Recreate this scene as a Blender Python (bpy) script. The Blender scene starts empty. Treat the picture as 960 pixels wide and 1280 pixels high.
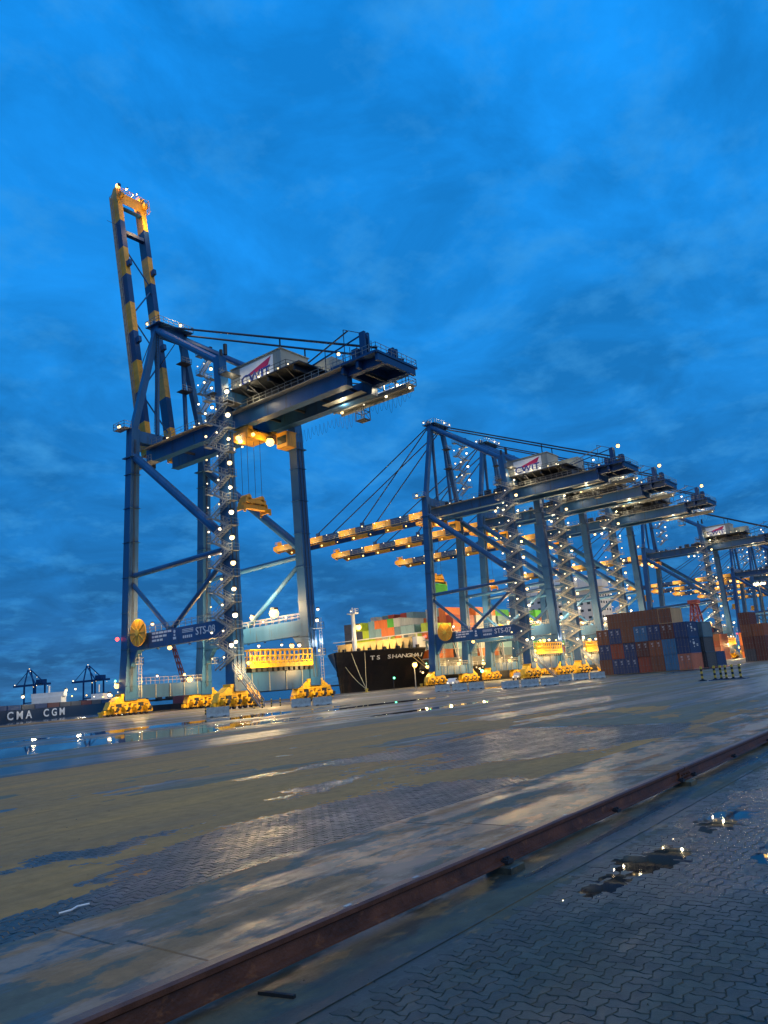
import bpy, math, random
from mathutils import Vector, Matrix, noise
random.seed(7)
R = math.radians
S = bpy.context.scene
C = S.collection

# ------------------------------------------------------------------ camera, sky, sun, exposure
CAM_Z = 2.4
cd = bpy.data.cameras.new('camera'); cam = bpy.data.objects.new('camera', cd); C.objects.link(cam)
cd.sensor_fit = 'HORIZONTAL'; cd.sensor_width = 36.0; cd.lens = 36.0*957/960
cd.clip_start = .1; cd.clip_end = 20000
yaw, pit, rol = R(37.88), R(12.4), R(-4.58)
f = Vector((math.cos(yaw)*math.cos(pit), math.sin(yaw)*math.cos(pit), math.sin(pit)))
r = Vector((math.sin(yaw), -math.cos(yaw), 0)); u = r.cross(f)
r2 = math.cos(rol)*r + math.sin(rol)*u; u2 = -math.sin(rol)*r + math.cos(rol)*u
cam.matrix_world = Matrix(((r2.x, u2.x, -f.x, 0), (r2.y, u2.y, -f.y, 0), (r2.z, u2.z, -f.z, CAM_Z), (0, 0, 0, 1)))
S.camera = cam
S.view_settings.view_transform = 'Standard'; S.view_settings.look = 'None'
S.view_settings.exposure = 0; S.view_settings.gamma = 1
S.render.engine = 'CYCLES'
S.cycles.use_denoising = True
S.cycles.max_bounces = 6; S.cycles.diffuse_bounces = 2; S.cycles.glossy_bounces = 3
S.cycles.sample_clamp_indirect = 3.0

SUN_EL, SUN_AZ = 38, 250          # warm fill from behind the camera, added for unseen yard floodlights
W = bpy.data.worlds.new('World'); S.world = W; W.use_nodes = True
nt = W.node_tree; nt.nodes.clear()
def N(t, tree=None, **kw):
    n = (tree or nt).nodes.new(t)
    for k, v in kw.items(): setattr(n, k, v)
    return n
L = lambda a, b: nt.links.new(a, b)
out = N('ShaderNodeOutputWorld'); bg = N('ShaderNodeBackground'); bg.inputs[1].default_value = 0.1
tc = N('ShaderNodeTexCoord'); sep = N('ShaderNodeSeparateXYZ'); L(tc.outputs['Generated'], sep.inputs[0])
sky = N('ShaderNodeTexSky', sky_type='NISHITA', sun_disc=False)
sky.sun_elevation = R(2.0); sky.sun_rotation = R(90-SUN_AZ)
ramp = N('ShaderNodeValToRGB'); L(sep.outputs['Z'], ramp.inputs[0])
cr = ramp.color_ramp
stops = [(0.0, (.34, 1.50, 3.5)), (.06, (.20, 1.52, 4.1)), (.17, (.13, 1.90, 5.5)), (.38, (.12, 2.5, 7.4)), (.72, (.08, 2.95, 9.3)), (1, (.08, 3.0, 9.5))]
while len(cr.elements) < len(stops): cr.elements.new(.5)
SC = 10.0
for e, (p, c) in zip(cr.elements, stops): e.position = p; e.color = (c[0]/SC, c[1]/SC, c[2]/SC, 1)
# clouds: noise over the sky plane (direction divided by its height)
addz = N('ShaderNodeMath', operation='ADD'); L(sep.outputs['Z'], addz.inputs[0]); addz.inputs[1].default_value = .22
mx = N('ShaderNodeMath', operation='MAXIMUM'); L(addz.outputs[0], mx.inputs[0]); mx.inputs[1].default_value = .12
dv = N('ShaderNodeVectorMath', operation='DIVIDE'); L(tc.outputs['Generated'], dv.inputs[0])
cmb = N('ShaderNodeCombineXYZ'); [L(mx.outputs[0], cmb.inputs[i]) for i in range(3)]; L(cmb.outputs[0], dv.inputs[1])
n1 = N('ShaderNodeTexNoise'); n1.inputs['Scale'].default_value = 2.9; n1.inputs['Detail'].default_value = 9; n1.inputs['Roughness'].default_value = .60; n1.inputs['Distortion'].default_value = .55
L(dv.outputs[0], n1.inputs['Vector'])
n2 = N('ShaderNodeTexNoise'); n2.inputs['Scale'].default_value = 6.5; n2.inputs['Detail'].default_value = 8; n2.inputs['Roughness'].default_value = .6
L(dv.outputs[0], n2.inputs['Vector'])
r1 = N('ShaderNodeMapRange'); L(n1.outputs[0], r1.inputs[0]); r1.inputs[1].default_value = .36; r1.inputs[2].default_value = .66; r1.inputs[3].default_value = .72; r1.inputs[4].default_value = 1.15
sc1 = N('ShaderNodeVectorMath', operation='SCALE'); L(ramp.outputs[0], sc1.inputs[0]); L(r1.outputs[0], sc1.inputs['Scale'])
r2n = N('ShaderNodeMapRange'); L(n2.outputs[0], r2n.inputs[0]); r2n.inputs[1].default_value = .50; r2n.inputs[2].default_value = .78; r2n.inputs[3].default_value = 0; r2n.inputs[4].default_value = .62
wis = N('ShaderNodeMix', data_type='RGBA'); L(r2n.outputs[0], wis.inputs['Factor']); L(sc1.outputs[0], wis.inputs['A']); wis.inputs['B'].default_value = (.055, .35, .78, 1)
sc2 = N('ShaderNodeVectorMath', operation='SCALE'); L(wis.outputs['Result'], sc2.inputs[0]); sc2.inputs['Scale'].default_value = SC
nis = N('ShaderNodeVectorMath', operation='SCALE'); L(sky.outputs[0], nis.inputs[0]); nis.inputs['Scale'].default_value = .02
add = N('ShaderNodeVectorMath', operation='ADD'); L(sc2.outputs[0], add.inputs[0]); L(nis.outputs[0], add.inputs[1])
L(add.outputs[0], bg.inputs[0]); L(bg.outputs[0], out.inputs[0])

sl = bpy.data.lights.new('sun', 'SUN'); sl.energy = .92; sl.angle = R(50); sl.color = (1, .84, .46)
sun = bpy.data.objects.new('sun', sl); C.objects.link(sun)
d = Vector((math.cos(R(SUN_EL))*math.cos(R(SUN_AZ)), math.cos(R(SUN_EL))*math.sin(R(SUN_AZ)), math.sin(R(SUN_EL))))
sun.rotation_euler = d.to_track_quat('Z', 'Y').to_euler(); sun.location = (-30, -40, 60)

# ------------------------------------------------------------------ materials
def newmat(name):
    m = bpy.data.materials.new(name); m.use_nodes = True
    return m, m.node_tree, m.node_tree.nodes['Principled BSDF']
def mat(name, col, rough=.5, metal=0, var=.25, scale=1.5, rust=None, rustamt=.5, bump=0, spec=None, streak=False):
    """painted or raw surface: colour broken up by noise, optional rust or dirt patches, streaks down the face"""
    m, t, b = newmat(name)
    g = N('ShaderNodeNewGeometry', t) if not streak else None
    tcx = N('ShaderNodeTexCoord', t)
    mp = N('ShaderNodeMapping', t); t.links.new(tcx.outputs['Object'], mp.inputs[0])
    if streak: mp.inputs['Scale'].default_value = (1, 1, .15)
    nz = N('ShaderNodeTexNoise', t); nz.inputs['Scale'].default_value = scale; nz.inputs['Detail'].default_value = 6; nz.inputs['Roughness'].default_value = .65
    t.links.new(mp.outputs[0], nz.inputs['Vector'])
    mr = N('ShaderNodeMapRange', t); t.links.new(nz.outputs[0], mr.inputs[0]); mr.inputs[1].default_value = .3; mr.inputs[2].default_value = .7
    mr.inputs[3].default_value = 1-var; mr.inputs[4].default_value = 1+var
    s = N('ShaderNodeVectorMath', t, operation='SCALE'); s.inputs[0].default_value = col; t.links.new(mr.outputs[0], s.inputs['Scale'])
    last = s.outputs[0]
    if rust:
        n2 = N('ShaderNodeTexNoise', t); n2.inputs['Scale'].default_value = scale*2.7; n2.inputs['Detail'].default_value = 8; n2.inputs['Roughness'].default_value = .7
        t.links.new(mp.outputs[0], n2.inputs['Vector'])
        q = N('ShaderNodeMapRange', t); t.links.new(n2.outputs[0], q.inputs[0]); q.inputs[1].default_value = .56; q.inputs[2].default_value = .66; q.inputs[4].default_value = rustamt
        mxx = N('ShaderNodeMix', t, data_type='RGBA'); t.links.new(q.outputs[0], mxx.inputs['Factor']); t.links.new(last, mxx.inputs['A']); mxx.inputs['B'].default_value = (*rust, 1)
        last = mxx.outputs['Result']
    t.links.new(last, b.inputs['Base Color'])
    rr = N('ShaderNodeMapRange', t); t.links.new(nz.outputs[0], rr.inputs[0]); rr.inputs[3].default_value = max(.03, rough-.15); rr.inputs[4].default_value = min(1, rough+.15)
    t.links.new(rr.outputs[0], b.inputs['Roughness'])
    b.inputs['Metallic'].default_value = metal
    if bump:
        bp = N('ShaderNodeBump', t); bp.inputs['Strength'].default_value = bump; bp.inputs['Distance'].default_value = .01
        n3 = N('ShaderNodeTexNoise', t); n3.inputs['Scale'].default_value = scale*14; n3.inputs['Detail'].default_value = 4; t.links.new(tcx.outputs['Object'], n3.inputs['Vector'])
        t.links.new(n3.outputs[0], bp.inputs['Height']); t.links.new(bp.outputs[0], b.inputs['Normal'])
    return m
def glow(name, col, strength):
    m, t, b = newmat(name)
    b.inputs['Base Color'].default_value = (*col, 1); b.inputs['Emission Color'].default_value = (*col, 1); b.inputs['Emission Strength'].default_value = strength
    m.cycles.emission_sampling = 'NONE'
    return m
M = {}
M['blue'] = mat('crane_blue_paint', (.020, .086, .215), .42, .0, .22, .35, (.035, .035, .035), .6, streak=True)
M['dblue'] = mat('crane_dark_blue_paint', (.010, .045, .14), .45, 0, .25, .5)
M['yellow'] = mat('crane_yellow_paint', (.70, .33, .020), .45, 0, .25, .5, (.14, .06, .02), .5, streak=True)
M['lityel'] = mat('crane_yellow_lit', (.82, .44, .018), .5, 0, .3, 1.2, (.16, .07, .02), .7)  # lighter copy of the crane yellow, colour set for its lamp-lit parts
M['galv'] = mat('galvanised_steel', (.27, .275, .265), .45, .2, .25, 2)
M['dark'] = mat('dark_machinery_steel', (.03, .035, .045), .5, .3, .4, 1)
M['house'] = mat('machinery_house_sheet', (.28, .30, .27), .5, 0, .12, .6)
M['white'] = mat('white_paint', (.78, .78, .76), .5, 0, .06, 2)
M['navytxt'] = mat('sign_navy', (.02, .05, .28), .5, 0, .05, 2)
M['redtxt'] = mat('sign_crimson', (.45, .02, .09), .5, 0, .05, 2)
M['rope'] = mat('steel_rope', (.05, .055, .06), .5, .4, .2, 3)
M['tyre'] = mat('rubber_black', (.015, .015, .016), .7, 0, .3, 3)
M['lw'] = glow('lamp_white', (1, .84, .56), 3.2)
M['lo'] = glow('lamp_sodium', (1, .60, .16), 3.6)
M['lw2'] = glow('lamp_warm', (1, .72, .34), 2.6)
M['lg'] = glow('lamp_green', (.15, 1, .5), 6)
M['lr'] = glow('lamp_red', (1, .05, .04), 6)
M['hull'] = mat('black_hull_paint', (.010, .009, .010), .38, 0, .4, .12, (.06, .03, .02), .35, streak=True)
M['hullblue'] = mat('blue_hull_paint', (.010, .030, .065), .45, 0, .2, .05)
M['cream'] = mat('cream_ship_paint', (.72, .52, .20), .5, 0, .12, .4)
M['shipwhite'] = mat('ship_white_paint', (.68, .67, .64), .5, 0, .12, .3)
M['deck'] = mat('deck_red_brown', (.12, .05, .03), .6, 0, .3, .4)
M['conc'] = mat('barrier_concrete', (.30, .36, .38), .75, 0, .22, 2.2, (.12, .12, .11), .6, bump=.4)
M['rail'] = mat('rusty_rail_steel', (.088, .033, .017), .5, .0, .55, 1.8, (.20, .08, .03), .8, bump=.8)
M['railhead'] = mat('rail_head_steel', (.12, .052, .034), .4, .1, .35, 5, (.16, .06, .03), .6, bump=.4)
M['black'] = mat('black_paint', (.015, .015, .015), .5, 0, .2, 3)
M['postyel'] = mat('post_yellow', (.62, .42, .05), .5, 0, .2, 5, (.2, .1, .03), .5)
M['redlat'] = mat('red_crane_paint', (.20, .035, .04), .5, 0, .2, 1)
M['glass'] = mat('cab_glass', (.03, .05, .06), .08, 0, .1, 1)
M['asph'] = mat('quay_wall_concrete', (.16, .15, .13), .7, 0, .3, .3)
M['land'] = mat('far_land', (.03, .035, .04), .9, 0, .3, .02)
M['dull'] = mat('dull_galvanised', (.17, .17, .17), .5, .2, .3, 2)
CC = {}
for n, c in dict(navy=(.015, .045, .13), midblue=(.03, .15, .28), slate=(.10, .17, .21), rust=(.26, .075, .028), brown=(.19, .062, .028), maroon=(.12, .032, .022),
                 red=(.30, .052, .024), salmon=(.42, .14, .08), orange=(.60, .15, .03), lime=(.40, .52, .03), green=(.07, .34, .04), teal=(.16, .30, .34),
                 grey=(.36, .38, .38), lightgrey=(.50, .51, .50), beige=(.46, .30, .15), darkgrey=(.06, .065, .075)).items():
    CC[n] = mat('container_'+n, c, .5, 0, .16, .7, tuple(x*.45 for x in c), .5, streak=True)

# ------------------------------------------------------------------ mesh builder
class MB:
    def __init__(s): s.v = []; s.f = []; s.m = []
    def add(s, vs, fs, m=0):
        o = len(s.v); s.v += [tuple(v) for v in vs]; s.f += [tuple(i+o for i in q) for q in fs]; s.m += [m]*len(fs); return s
    BF = [(0, 3, 2, 1), (4, 5, 6, 7), (0, 1, 5, 4), (1, 2, 6, 5), (2, 3, 7, 6), (3, 0, 4, 7)]
    def box(s, x0, x1, y0, y1, z0, z1, m=0):
        return s.add([(x0, y0, z0), (x1, y0, z0), (x1, y1, z0), (x0, y1, z0), (x0, y0, z1), (x1, y0, z1), (x1, y1, z1), (x0, y1, z1)], MB.BF, m)
    def bar(s, p, q, w, h, m=0, up=(0, 0, 1), w2=None, h2=None):
        p, q = Vector(p), Vector(q); d = (q-p).normalized(); up = Vector(up)
        if abs(d.dot(up)) > .98: up = Vector((1, 0, 0))
        a = d.cross(up).normalized(); b = a.cross(d)
        w2 = w2 or w; h2 = h2 or h; vs = []
        for c, ww, hh in ((p, w, h), (q, w2, h2)):
            vs += [c-a*ww/2-b*hh/2, c+a*ww/2-b*hh/2, c+a*ww/2+b*hh/2, c-a*ww/2+b*hh/2]
        return s.add(vs, [(0, 1, 2, 3), (7, 6, 5, 4), (0, 4, 5, 1), (1, 5, 6, 2), (2, 6, 7, 3), (3, 7, 4, 0)], m)
    def tube(s, p, q, rad, n=10, m=0, rad2=None, caps=True):
        p, q = Vector(p), Vector(q); d = (q-p).normalized(); up = Vector((0, 0, 1)) if abs(d.z) < .95 else Vector((1, 0, 0))
        a = d.cross(up).normalized(); b = a.cross(d); rad2 = rad if rad2 is None else rad2
        vs = [c+(a*math.cos(2*math.pi*i/n)+b*math.sin(2*math.pi*i/n))*rr for c, rr in ((p, rad), (q, rad2)) for i in range(n)]
        fs = [(i, i+n, (i+1) % n+n, (i+1) % n) for i in range(n)]
        if caps: fs += [tuple(range(n)), tuple(range(2*n-1, n-1, -1))]
        return s.add(vs, fs, m)
    def path(s, pts, rad, n=5, m=0):
        for a, b in zip(pts, pts[1:]): s.tube(a, b, rad, n, m)
        return s
    def rails(s, pts, h=1.1, rad=.045, step=2.0, m=0):
        """a handrail with posts following pts"""
        for a, b in zip(pts, pts[1:]):
            a, b = Vector(a), Vector(b); n = max(1, int((b-a).length/step))
            for k in (h, h*.5): s.bar(a+Vector((0, 0, k)), b+Vector((0, 0, k)), rad, rad, m)
            for i in range(n+1):
                p = a.lerp(b, i/n); s.bar(p, p+Vector((0, 0, h)), rad, rad, m)
        return s
    def ball(s, c, rad, m=0, n=8):
        vs = [(c[0], c[1], c[2]-rad)]; k = 4
        for j in range(1, k):
            t = -math.pi/2+math.pi*j/k
            vs += [(c[0]+rad*math.cos(t)*math.cos(2*math.pi*i/n), c[1]+rad*math.cos(t)*math.sin(2*math.pi*i/n), c[2]+rad*math.sin(t)) for i in range(n)]
        vs.append((c[0], c[1], c[2]+rad)); T = len(vs)-1
        fs = [(0, 1+(i+1) % n, 1+i) for i in range(n)]
        for j in range(k-2): fs += [(1+j*n+i, 1+j*n+(i+1) % n, 1+(j+1)*n+(i+1) % n, 1+(j+1)*n+i) for i in range(n)]
        fs += [(T, 1+(k-2)*n+i, 1+(k-2)*n+(i+1) % n) for i in range(n)]
        return s.add(vs, fs, m)
    def mesh(s, name, mats):
        me = bpy.data.meshes.new(name); me.from_pydata(s.v, [], s.f)
        for m in (mats if isinstance(mats, (list, tuple)) else [mats]): me.materials.append(m)
        me.polygons.foreach_set('material_index', s.m); me.update()
        return me
    def build(s, name, mats, parent=None, loc=None):
        return link(name, s.mesh(name, mats), parent, loc)
def link(name, me, parent=None, loc=None):
    o = bpy.data.objects.new(name, me); C.objects.link(o)
    if parent: o.parent = parent
    if loc: o.location = loc
    return o
def thing(name, label, cat, loc=(0, 0, 0), rz=0, group=None):
    o = bpy.data.objects.new(name, None); C.objects.link(o); o.location = loc; o.rotation_euler.z = rz
    o.empty_display_size = .5
    return tag(o, label, cat, group)
def tag(o, label, cat, group=None):
    o['label'] = label; o['category'] = cat
    if group: o['group'] = group
    return o
def structure(o, kind='structure'): o['kind'] = kind; return o
KIDS = {}
def copy_tree(o, parent=None, skip=()):
    c = o.copy(); C.objects.link(c)
    if parent: c.parent = parent
    for ch in o.children:
        if ch.name.split('.')[0] not in skip: copy_tree(ch, c, skip)
    return c
def text_mesh(txt, size, name, extrude=.02, bold=0):
    cu = bpy.data.curves.new(name, 'FONT'); cu.body = txt; cu.size = size; cu.extrude = extrude; cu.offset = bold; cu.align_x = 'CENTER'; cu.align_y = 'CENTER'
    cu.resolution_u = 3
    o = bpy.data.objects.new(name, cu); C.objects.link(o)
    bpy.context.view_layer.update()
    me = bpy.data.meshes.new_from_object(o.evaluated_get(bpy.context.evaluated_depsgraph_get())); me.name = name
    bpy.data.objects.remove(o); bpy.data.curves.remove(cu)
    return me
def put_text(txt, size, name, m, parent, loc, xdir, updir, bold=.01, stretch=1):
    """flat lettering whose line runs along xdir with its top towards updir"""
    me = text_mesh(txt, size, name, .02, bold); me.materials.clear(); me.materials.append(m)
    x = Vector(xdir).normalized(); y = Vector(updir); y = (y-x*y.dot(x)).normalized(); z = x.cross(y)
    o = link(name, me, parent)
    o.matrix_basis = Matrix(((x.x*stretch, y.x, z.x, loc[0]), (x.y*stretch, y.y, z.y, loc[1]), (x.z*stretch, y.z, z.z, loc[2]), (0, 0, 0, 1)))
    return o
def lamp_light(parent, loc, watts, col, rad=.25, spot=None, name='lamp_light'):
    ld = bpy.data.lights.new(name, 'SPOT' if spot else 'POINT'); ld.energy = watts; ld.color = col; ld.shadow_soft_size = rad
    if spot: ld.spot_size = R(spot[1]); ld.spot_blend = .6
    o = bpy.data.objects.new(name, ld); C.objects.link(o); o.location = loc
    if parent: o.parent = parent
    if spot: o.rotation_euler = (-Vector(spot[0])).to_track_quat('Z', 'Y').to_euler()
    return o
WARM = (1, .82, .50); SOD = (1, .64, .22); WHITE = (1, .92, .76)
# ------------------------------------------------------------------ ground, water, quay
def ground_mat(name, dry, wet, wscale, wlo, whi, puddles=(), rough=(.8, .2), grain=18, bump=.25, sandy=None, tint=False, pedge=(.22, 3.2), prough=.025, pdark=1, psoft=(.98, .86), wvec=(.45, 1.3, 1), tyre=0):
    """wet/dry concrete by noise; puddles: (cx, cy, rx, ry) ellipses with ragged edges"""
    m, t, b = newmat(name)
    ge = N('ShaderNodeNewGeometry', t); pos = ge.outputs['Position']
    def noise_(sc, vec=(1, 1, 1), det=10, ro=.68):
        mp = N('ShaderNodeMapping', t); mp.inputs['Scale'].default_value = vec; t.links.new(pos, mp.inputs[0])
        n = N('ShaderNodeTexNoise', t); n.inputs['Scale'].default_value = sc; n.inputs['Detail'].default_value = det; n.inputs['Roughness'].default_value = ro
        t.links.new(mp.outputs[0], n.inputs['Vector']); return n.outputs[0]
    def rng(v, a, b_, c=0, d_=1):
        q = N('ShaderNodeMapRange', t); t.links.new(v, q.inputs[0])
        for i, k in enumerate((a, b_, c, d_)): q.inputs[i+1].default_value = k
        return q.outputs[0]
    def mixc(fac, a, b_):
        q = N('ShaderNodeMix', t, data_type='RGBA'); t.links.new(fac, q.inputs['Factor'])
        for s, k in ((a, 'A'), (b_, 'B')):
            if isinstance(s, tuple): q.inputs[k].default_value = (*s, 1)
            else: t.links.new(s, q.inputs[k])
        return q.outputs['Result']
    def mth(op, a, b_=None):
        q = N('ShaderNodeMath', t, operation=op)
        for i, s in enumerate((a, b_)):
            if s is None: continue
            if isinstance(s, (int, float)): q.inputs[i].default_value = s
            else: t.links.new(s, q.inputs[i])
        return q.outputs[0]
    wetf = rng(noise_(wscale, wvec), wlo, whi)
    fine = noise_(grain*.12, det=8, ro=.7)
    col = mixc(wetf, dry, wet)
    if sandy: col = mixc(rng(noise_(wscale*1.7, (.6, 1.2, 1)), sandy[3]+.02, sandy[3]+.06), col, sandy[:3])
    col = mixc(rng(fine, .35, .75, 0, .45), col, tuple(x*.45 for x in wet))
    if tyre: col = mixc(rng(noise_(1.0, (.012, 2.3, 1), 4, .5), .55, .66, 0, tyre), col, tuple(x*.4 for x in dry))
    if tyre: col = mixc(rng(noise_(.35, (.7, 1, 1), 8, .7), .60, .68, 0, .6), col, tuple(x*.35 for x in dry))
    if tint:
        oi = N('ShaderNodeObjectInfo', t); at = N('ShaderNodeAttribute', t); at.attribute_name = 'tint'
        k = rng(mth('FRACT', mth('ADD', oi.outputs['Random'], at.outputs['Fac'])), 0, 1, .72, 1.3)
        sv_ = N('ShaderNodeVectorMath', t, operation='SCALE'); t.links.new(col, sv_.inputs[0]); t.links.new(k, sv_.inputs['Scale']); col = sv_.outputs[0]
    pud = None
    if puddles:
        edge = noise_(pedge[0], (.5, 1, 1), 6, .65)
        for cx, cy, rx, ry in puddles:
            sb = N('ShaderNodeVectorMath', t, operation='SUBTRACT'); t.links.new(pos, sb.inputs[0]); sb.inputs[1].default_value = (cx, cy, 0)
            dvv = N('ShaderNodeVectorMath', t, operation='DIVIDE'); t.links.new(sb.outputs[0], dvv.inputs[0]); dvv.inputs[1].default_value = (rx, ry, 1e6)
            ln = N('ShaderNodeVectorMath', t, operation='LENGTH'); t.links.new(dvv.outputs[0], ln.inputs[0])
            k = rng(mth('ADD', ln.outputs['Value'], mth('MULTIPLY', mth('SUBTRACT', edge, .5), pedge[1]*2 if pedge[1] < 2 else pedge[1])), *psoft)
            pud = k if pud is None else mth('MAXIMUM', pud, k)
        col = mixc(mth('MULTIPLY', pud, pdark), col, (.02, .022, .024))
    t.links.new(col, b.inputs['Base Color'])
    ro = mth('ADD', rng(wetf, 0, 1, rough[0], rough[1]), mth('MULTIPLY', mth('SUBTRACT', fine, .5), .35))
    if pud is not None:
        q = N('ShaderNodeMix', t, data_type='FLOAT'); t.links.new(pud, q.inputs['Factor']); t.links.new(ro, q.inputs['A']); q.inputs['B'].default_value = prough
        ro = q.outputs['Result']
    t.links.new(ro, b.inputs['Roughness'])
    if bump:
        bp = N('ShaderNodeBump', t); bp.inputs['Distance'].default_value = .012
        st = rng(wetf, 0, 1, bump, bump*.35)
        if pud is not None: st = mth('MULTIPLY', st, mth('SUBTRACT', 1, mth('MULTIPLY', pud, pdark)))
        t.links.new(st, bp.inputs['Strength']); t.links.new(noise_(grain, det=5), bp.inputs['Height']); t.links.new(bp.outputs[0], b.inputs['Normal'])
    return m
M['apron'] = ground_mat('apron_concrete', (.20, .165, .085), (.065, .080, .075), .16, .45, .54,
    [(30, 47, 17, 5.5), (47, 60, 20, 4.2), (66, 54, 14, 2.2), (112, 64, 16, 3.5), (52, 36, 10, 1.2), (150, 44, 22, 2.2)], (.85, .40), grain=9, sandy=(.34, .18, .075, .54), wvec=(.14, 1.5, 1), tyre=.5)
M['pave'] = ground_mat('paver_concrete', (.064, .066, .044), (.036, .043, .033), .8, .4, .6, [(13.5, 3.2, 6, 1.6), (19, 1.6, 8, 2.4)], (.62, .36), grain=40, bump=.5, tint=True, pedge=(1.2, 1.2), prough=.25, pdark=.3, psoft=(1.1, .6))
M['pave2'] = ground_mat('yard_paver_concrete', (.034, .052, .048), (.020, .034, .034), .8, .4, .6, (), (.5, .34), grain=40, bump=.5, tint=True)
M['slab'] = ground_mat('slab_concrete', (.15, .14, .09), (.055, .066, .056), .55, .46, .55, [(11.5, 6.8, 2.0, .30), (8.3, 6.5, .8, .2), (19, 6.8, 3, .35), (27, 6.7, 4, .4), (12, 8.0, 2.2, .22)], (.85, .36), grain=30, bump=.45, sandy=(.40, .185, .065, .46), pedge=(1.6, .9), prough=.30, pdark=.6, psoft=(1.15, .55), tyre=.3)
M['sand'] = ground_mat('damp_sand', (.60, .275, .07), (.35, .165, .045), .32, .36, .64, (), (.97, .75), grain=26, bump=.8, wvec=(.35, 1.3, 1), tyre=.35)
M['bed'] = ground_mat('rail_bed_concrete', (.12, .105, .06), (.04, .046, .038), .9, .45, .54, [(12, 5.0, 3, .10), (19, 5.0, 4, .12), (9, 4.98, 1, .07)], (.8, .34), grain=26, bump=.6, sandy=(.22, .13, .05, .54), pedge=(2.2, .6), prough=.26, pdark=.6, psoft=(1.15, .55), tyre=.55)
m, t, b = newmat('puddle_water'); b.inputs['Base Color'].default_value = (.012, .014, .016, 1); b.inputs['Roughness'].default_value = .02; b.inputs['IOR'].default_value = 1.33
wv = N('ShaderNodeTexNoise', t); wv.inputs['Scale'].default_value = 5; bp = N('ShaderNodeBump', t); bp.inputs['Strength'].default_value = .03; bp.inputs['Distance'].default_value = .01
t.links.new(wv.outputs[0], bp.inputs['Height']); t.links.new(bp.outputs[0], b.inputs['Normal']); M['puddle'] = m
m, t, b = newmat('sea_water'); b.inputs['Base Color'].default_value = (.01, .035, .06, 1); b.inputs['Roughness'].default_value = .12; b.inputs['IOR'].default_value = 1.33
tx = N('ShaderNodeNewGeometry', t); wv = N('ShaderNodeTexNoise', t); wv.inputs['Scale'].default_value = .35; wv.inputs['Detail'].default_value = 5; t.links.new(tx.outputs['Position'], wv.inputs['Vector'])
bp = N('ShaderNodeBump', t); bp.inputs['Strength'].default_value = .6; bp.inputs['Distance'].default_value = .4; t.links.new(wv.outputs[0], bp.inputs['Height']); t.links.new(bp.outputs[0], b.inputs['Normal']); M['sea'] = m

QY = 126.0                                   # the quay edge
PX0, PX1, PY0, PY1 = .6, 30.0, 8.62, 17.96  # paver field landward of the apron
AP = MB()
for x0, x1, y0, y1 in ((-300, 5000, PY1, QY), (PX1, 5000, PY0, PY1), (-300, PX0, PY0, PY1), (26, 5000, -600, 4.6), (-300, .6, -600, 4.6), (.6, 26, -600, -9)):
    AP.add([(x0, y0, 0), (x1, y0, 0), (x1, y1, 0), (x0, y1, 0)], [(0, 1, 2, 3)])
AP.add([(-300, 4.6, -.004), (5000, 4.6, -.004), (5000, PY0, -.004), (-300, PY0, -.004)], [(0, 1, 2, 3)])
structure(AP.build('quay_ground', M['apron']))
BD = MB()
for x0, x1, y0, y1, zb in ((PX0, PX1, PY0, PY1, -.045), (.6, 26, -9, 4.6, -.013)): BD.add([(x0, y0, zb), (x1, y0, zb), (x1, y1, zb), (x0, y1, zb)], [(0, 1, 2, 3)])
structure(BD.build('paver_bed', M['bed']))
w = MB().box(-300, 5000, QY, QY+.6, -7, .02).box(-300, 5000, QY-.25, QY+.05, .02, .22)
structure(w.build('quay_edge', M['asph']))
structure(MB().add([(-9000, QY+.5, -3.5), (14000, QY+.5, -3.5), (14000, 15000, -3.5), (-9000, 15000, -3.5)], [(0, 1, 2, 3)]).build('sea_water', M['sea']))
dr = MB().box(-100, 400, 29.9, 30.25, -.02, .003); structure(dr.build('apron_joint', M['dark']))  # dark joint in the apron, laid as a thin strip
for k, y in enumerate((88.3, 88.9)): pass
kr = MB()
for y in (93.95, 121.45): kr.box(-200, 900, y-.06, y+.06, -.05, .012)
structure(kr.build('crane_rails', M['rail']))

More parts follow.
